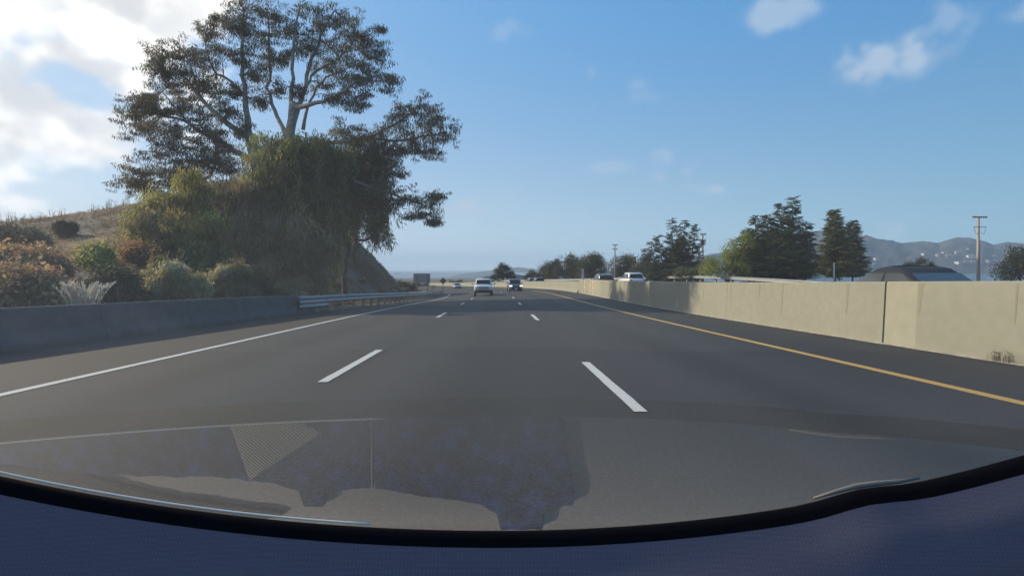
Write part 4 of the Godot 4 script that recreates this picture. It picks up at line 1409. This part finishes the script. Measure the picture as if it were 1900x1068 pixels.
	st = st_new()
	box(st, Vector3(0, y0 + 0.12, -L * 0.492), Vector3(W * 1.72, 0.2, 0.12), Basis.IDENTITY, 0.03)
	obj("rear_bumper", st, M.trim if opts.get("dark_bumper", false) else paint, t)
	st = st_new(true)
	box(st, Vector3(0, y0 + 0.02, 0), Vector3(W * 1.5, 0.10, L * 0.86))
	obj("underbody", st, M.trim, t)
	if suv:
		for sd in [-1.0, 1.0]:
			st = st_new()
			tube(st, [Vector3(sd * wr * 0.86, H + 0.0, zr2 * L + 0.2), Vector3(sd * wr * 0.86, H + 0.045, zr2 * L + 0.35), Vector3(sd * wr * 0.86, H + 0.045, zf2 * L - 0.35), Vector3(sd * wr * 0.86, H - 0.01, zf2 * L - 0.2)], [0.018, 0.018, 0.018, 0.018], 6)
			obj("roof_rail", st, M.trim, t)
	return t

func car_paint(r: float, g: float, b: float) -> StandardMaterial3D:
	var m := mat(lin(r, g, b), 0.35, 0.0)
	m.clearcoat_enabled = true
	m.clearcoat = 0.8
	m.clearcoat_roughness = 0.06
	return m

func build_vehicles() -> void:
	var white := car_paint(0.68, 0.68, 0.68)
	var black := car_paint(0.018, 0.020, 0.026)
	var silver := car_paint(0.34, 0.35, 0.36)
	var grey := car_paint(0.10, 0.105, 0.11)
	var slate := car_paint(0.020, 0.023, 0.027)
	slate.clearcoat_enabled = false
	slate.metallic_specular = 0.25
	slate.roughness = 0.55
	var go := func(s: float, lat: float) -> Vector3: return rp(s, lat, 0.0)
	vehicle("pickup_truck", "white pickup truck with chrome grille following in the middle lane", "truck", "pickup", go.call(59.0, -1.25), heading(59.0), white)
	vehicle("following_car", "black car with headlights on following beside the white pickup", "car", "suv", go.call(73.0, 3.35), heading(73.0), black, {"lights": true})
	vehicle("following_car", "small silver car far back on the bend, beside the lower wall", "car", "sedan", go.call(136.0, 0.2), heading(136.0), silver)
	vehicle("oncoming_car", "large dark fastback car close behind the median wall", "car", "coupe", go.call(14.5, 10.9) + Vector3(0, 0.11, 0), heading(14.5) + PI, slate)
	vehicle("oncoming_car", "dark hatchback seen over the wall by the marker post", "car", "suv", go.call(55.5, 11.1), heading(55.5) + PI, grey)
	vehicle("oncoming_car", "white sedan seen over the wall beside the dark hatchback", "car", "suv", go.call(56.5, 14.4), heading(56.5) + PI, white)
	var says := ["nearest of the far line of cars over the wall, a dark van", "second of the far line of cars over the wall, grey", "white car in the middle of the far line over the wall", "dark car fourth in the far line over the wall", "pale car last in the far line over the wall"]
	var k := 0
	for q in [[98.0, 11.2, "suv", black], [104.0, 11.2, "suv", grey], [118.0, 11.0, "sedan", white], [132.0, 14.6, "sedan", grey], [146.0, 11.2, "suv", white]]:
		vehicle("distant_car", says[k], "car", q[2], go.call(q[0], q[1]), heading(q[0]) + PI, q[3], {"group": "cars seen over the median wall"})
		k += 1

func dust_and_glare_print() -> Image:
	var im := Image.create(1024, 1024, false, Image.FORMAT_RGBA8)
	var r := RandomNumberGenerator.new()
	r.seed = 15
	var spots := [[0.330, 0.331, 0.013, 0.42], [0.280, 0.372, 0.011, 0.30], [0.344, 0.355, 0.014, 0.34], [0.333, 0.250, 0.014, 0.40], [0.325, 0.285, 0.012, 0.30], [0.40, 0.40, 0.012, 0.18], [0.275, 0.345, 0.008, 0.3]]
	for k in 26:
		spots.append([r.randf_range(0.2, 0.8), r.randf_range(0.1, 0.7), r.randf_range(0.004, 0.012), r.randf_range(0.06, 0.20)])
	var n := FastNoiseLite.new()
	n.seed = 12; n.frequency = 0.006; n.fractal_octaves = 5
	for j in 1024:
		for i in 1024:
			var v := 0.40 + 0.42 * n.get_noise_2d(i * 0.5, j * 0.3) + 0.30 * smooth(620, 200, i)  # base film and rise to the left paint in veiling glare; spots are dust
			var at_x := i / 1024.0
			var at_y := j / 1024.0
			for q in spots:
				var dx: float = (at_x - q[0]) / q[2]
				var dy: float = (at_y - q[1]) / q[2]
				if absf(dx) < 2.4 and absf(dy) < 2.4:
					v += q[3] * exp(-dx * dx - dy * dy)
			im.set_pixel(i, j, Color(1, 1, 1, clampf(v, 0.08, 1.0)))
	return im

# ------------------------------------------------------------------ the car that carries the camera: shelf and rear window
func build_cabin() -> void:
	var o := Vector3(0, EYE, 0)
	var t := thing("car_rear_shelf", "dark trim and shelf inside the rear window of the car", "car interior", o)
	var weave := Image.create(64, 64, false, Image.FORMAT_RGB8)
	for j in 64:
		for i in 64:
			var v := 0.93 + 0.07 * sin(TAU * (i + j) / 32.0) * sin(TAU * (i - j) / 32.0)
			weave.set_pixel(i, j, Color(v, v, v))
	var trim_m := tri(mat(lin(0.125, 0.114, 0.168), 0.85), ImageTexture.create_from_image(weave), 75.0, noise_tex(0.02, 0.75, 1.0, 4, 512, 61))
	var gasket := mat(lin(0.004, 0.004, 0.006), 0.9)
	gasket.metallic_specular = 0.1
	var felt := tri(mat(lin(0.255, 0.243, 0.243), 0.95), noise_tex(0.3, 0.72, 1.0, 3, 512, 62), 8.0)
	var crest := func(px: float) -> float:
		# height of the lower edge of the view through the window, as a slope below level, across the car
		var u := (px - 922.0) / 1000.0
		return 0.487 - (0.145 if u > 0 else 0.118) * pow(absf(u), 2.0) - 0.011 * exp(-pow((u - 0.68) / 0.07, 2.0))
	var rows := []
	var rim := []
	var lip := []
	var edge := []
	var bright := []
	var cover := []
	var x := -0.74
	while x <= 0.7401:
		var d := 0.50
		var px := 922.0 + x / d * 1000.0
		var y: float = -crest.call(px) * d
		lip.append([Vector3(x, minf(y - 0.10, -0.385), -d - 0.012), Vector3(x, y - 0.006, -d - 0.012), Vector3(x, y, -d - 0.006), Vector3(x, y, -d), Vector3(x, y - 0.004, -d + 0.004), Vector3(x, y - 0.009, -d + 0.008)])
		rows.append([Vector3(x, y - 0.009, -d + 0.008), Vector3(x, y - 0.024, -d + 0.020), Vector3(x, y - 0.037, -d + 0.033), Vector3(x, minf(y - 0.050, -0.282), -d + 0.050)])
		cover.append([Vector3(x, minf(y - 0.050, -0.282), -d + 0.050), Vector3(x, -0.305, -d + 0.085), Vector3(x, -0.315, -d + 0.2), Vector3(x, -0.325, -d + 0.47)])
		if x < -0.1 or (x > 0.29 and x < 0.42):
			edge.append(Vector3(x, y + 0.0012, -d - 0.010))
			if x > 0.2 and edge.size() > 0:
				bright.append(edge.pop_back())
		x += 0.02
	var st := st_new()
	loft(st, lip, false, false)
	obj("window_gasket", st, gasket, t)
	st = st_new()
	loft(st, rows, false, false)
	obj("shelf_trim", st, trim_m, t)
	st = st_new()
	loft(st, cover, false, false)
	obj("shelf_cover", st, tri(mat(lin(0.25, 0.242, 0.242), 0.95), noise_tex(0.3, 0.72, 1.0, 3, 512, 66), 8.0), t)
	st = st_new()
	var rr := []
	for k in edge.size():
		rr.append(0.0010)
	tube(st, edge, rr, 5)
	obj("edge_piping", st, mat(lin(0.72, 0.68, 0.62), 0.5), t)
	st = st_new()
	rr = []
	for k in bright.size():
		rr.append(0.0011 + 0.0016 * sin(PI * k / (bright.size() - 1.0)))
	tube(st, bright, rr, 6)
	obj("edge_piping", st, mat(lin(0.16, 0.14, 0.125), 0.7), t)
	# the well between the trim and the glass
	st = st_new()
	box(st, Vector3(0, -0.388, -0.630), Vector3(1.48, 0.02, 0.252))
	obj("parcel_shelf", st, felt, t)
	# tailgate skin under the glass
	st = st_new()
	loft(st, [[Vector3(-0.76, -0.372, -0.762), Vector3(0.76, -0.372, -0.762)], [Vector3(-0.78, -0.43, -0.81), Vector3(0.78, -0.43, -0.81)], [Vector3(-0.78, -0.62, -0.83), Vector3(0.78, -0.62, -0.83)], [Vector3(-0.76, -0.95, -0.78), Vector3(0.76, -0.95, -0.78)]], false, false)
	obj("tailgate", st, car_paint(0.05, 0.055, 0.07), t)
	# the pane
	var pane := StandardMaterial3D.new()
	pane.transparency = BaseMaterial3D.TRANSPARENCY_ALPHA
	pane.albedo_color = Color(1, 1, 1, 0.02)
	pane.roughness = 0.0
	st = st_new(true)
	quad(st, Vector3(-0.74, -0.36, -0.74), Vector3(0.74, -0.36, -0.74), Vector3(0.70, 0.134, -0.14), Vector3(-0.70, 0.134, -0.14))
	obj("window_pane", st, pane, t)
	# thin dust and smears on the glass, with glare haze put into the film
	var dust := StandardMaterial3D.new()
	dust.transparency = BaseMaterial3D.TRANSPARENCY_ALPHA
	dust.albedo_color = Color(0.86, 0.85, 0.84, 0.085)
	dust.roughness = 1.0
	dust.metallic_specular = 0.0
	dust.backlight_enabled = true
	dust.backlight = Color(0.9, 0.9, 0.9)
	dust.albedo_texture = ImageTexture.create_from_image(dust_and_glare_print())
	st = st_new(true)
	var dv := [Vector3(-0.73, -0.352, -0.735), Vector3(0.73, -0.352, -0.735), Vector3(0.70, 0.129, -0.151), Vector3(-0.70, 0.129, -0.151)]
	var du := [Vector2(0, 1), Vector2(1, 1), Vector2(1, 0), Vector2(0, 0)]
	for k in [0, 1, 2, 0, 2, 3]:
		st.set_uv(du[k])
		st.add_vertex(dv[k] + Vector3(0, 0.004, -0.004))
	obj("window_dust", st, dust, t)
	# added stand-ins on the shelf, shaped for dark and pale reflections in the pane
	var navy := tri(mat(lin(0.018, 0.048, 0.19), 0.95), noise_tex(0.018, 0.22, 1.0, 4, 512, 63), 3.0)
	var dark_strip_m := mat(lin(0.035, 0.03, 0.045), 0.9)
	var ribs := Image.create(64, 64, false, Image.FORMAT_RGB8)
	for j in 64:
		for i in 64:
			var v := 0.55 + 0.45 * sin(TAU * (i + j) / 32.0) * (0.7 + 0.3 * sin(TAU * (i - j) / 16.0))
			v = clampf(v, 0.35, 1.0)
			ribs.set_pixel(i, j, Color(v, v, v))
	var rib_tex := ImageTexture.create_from_image(ribs)
	var pale_rib_m := tri(mat(lin(0.62, 0.58, 0.52), 0.9), rib_tex, 95.0)  # pale colour stands in for a sunlit patch and bright lit edges
	var items := [
		["wide_cushion", "added wide navy slab shaped for its reflection in the pane, left of the gap", [Vector2(-0.720, 0.549), Vector2(-0.165, 0.564), Vector2(-0.170, 0.675), Vector2(-0.235, 0.683), Vector2(-0.238, 0.705), Vector2(-0.262, 0.705), Vector2(-0.266, 0.680), Vector2(-0.338, 0.663), Vector2(-0.563, 0.655), Vector2(-0.720, 0.635)], 0.012, navy],
		["short_cushion", "added short navy slab shaped for its reflection, with a rounded corner and a stub", [Vector2(-0.164, 0.567), Vector2(0.070, 0.567), Vector2(0.090, 0.580), Vector2(0.108, 0.699), Vector2(0.067, 0.713), Vector2(0.064, 0.741), Vector2(0.006, 0.741), Vector2(0.001, 0.716), Vector2(-0.031, 0.699), Vector2(-0.169, 0.677)], 0.012, navy],
		["dark_strap", "added dark strip shaped for its reflection, along the glass at the left", [Vector2(-0.720, 0.640), Vector2(-0.563, 0.655), Vector2(-0.550, 0.663), Vector2(-0.458, 0.691), Vector2(-0.298, 0.716), Vector2(-0.303, 0.727), Vector2(-0.462, 0.720), Vector2(-0.605, 0.691), Vector2(-0.720, 0.683)], 0.006, dark_strip_m],
		["mesh_cloth", "added pale ribbed wedge on the wide slab, standing in for a sunlit patch", [Vector2(-0.367, 0.522), Vector2(-0.231, 0.591), Vector2(-0.334, 0.661)], 0.0035, pale_rib_m],
	]
	var rs := RandomNumberGenerator.new()
	rs.seed = 8
	var lift := [-0.3775, -0.3775, -0.3775, -0.3650]
	for k in items.size():
		var q: Array = items[k]
		var outline := []
		var list: Array = q[2]
		for i in list.size():
			var a: Vector2 = list[i]
			var b: Vector2 = list[(i + 1) % list.size()]
			var m := maxi(1, int(a.distance_to(b) / 0.012))
			for j in m:
				outline.append(a.lerp(b, float(j) / m) + Vector2(rs.randfn(0, 0.0012), rs.randfn(0, 0.0012)) * (1.0 if k < 3 else 0.2))
		var mid := Vector2.ZERO
		for v in outline:
			mid += v
		mid /= outline.size()
		st = st_new()
		var rings := []
		for e in [[0.0, 0.0], [0.6, 0.0], [0.9, 0.0016], [1.0, 0.005]]:
			var ring := []
			for v in outline:
				var w: Vector2 = v - (v - mid).normalized() * e[1] - mid
				ring.append(Vector3(w.x, e[0] * q[3], -w.y))
			rings.append(ring)
		rings.reverse()
		for i in rings.size() - 1:
			for j in outline.size():
				var jj := (j + 1) % outline.size()
				quad(st, rings[i][j], rings[i][jj], rings[i + 1][jj], rings[i + 1][j])
		var flat_top := PackedVector2Array()
		for v in rings[0]:
			flat_top.append(Vector2(v.x, v.z))
		var tris := Geometry2D.triangulate_polygon(flat_top)
		for i in tris:
			st.add_vertex(rings[0][i])
		var c := obj(q[0], st, q[4])
		c.position = o + Vector3(mid.x, lift[k], -mid.y)
		tag(c, q[1], "cushion" if k < 2 else ("strap" if k == 2 else "cloth"))
	st = st_new()
	var run := []
	var fat := []
	for k in 20:
		var f := k / 19.0
		run.append(Vector3(lerpf(-0.70, -0.16, f), -0.3670 + 0.004 * f, -lerpf(0.552, 0.570, f * f)))
		fat.append(lerpf(0.0042, 0.0012, f))
	tube(st, run, fat, 6)
	var cord := obj("pale_cord", st, pale_rib_m)  # added to draw a bright edge line in the reflection
	cord.position = o
	tag(cord, "added pale cord for a bright line in the pane, along the front of the wide slab", "cord")
	st = st_new()
	tube(st, [Vector3(-0.1655, -0.367, -0.567), Vector3(-0.1680, -0.367, -0.622), Vector3(-0.1705, -0.367, -0.677)], [0.0022, 0.0018, 0.0012], 6)
	cord = obj("pale_cord", st, pale_rib_m)  # second added cord, a bright line between the slabs
	cord.position = o
	tag(cord, "added short pale cord for a bright line, in the gap between the two slabs", "cord")
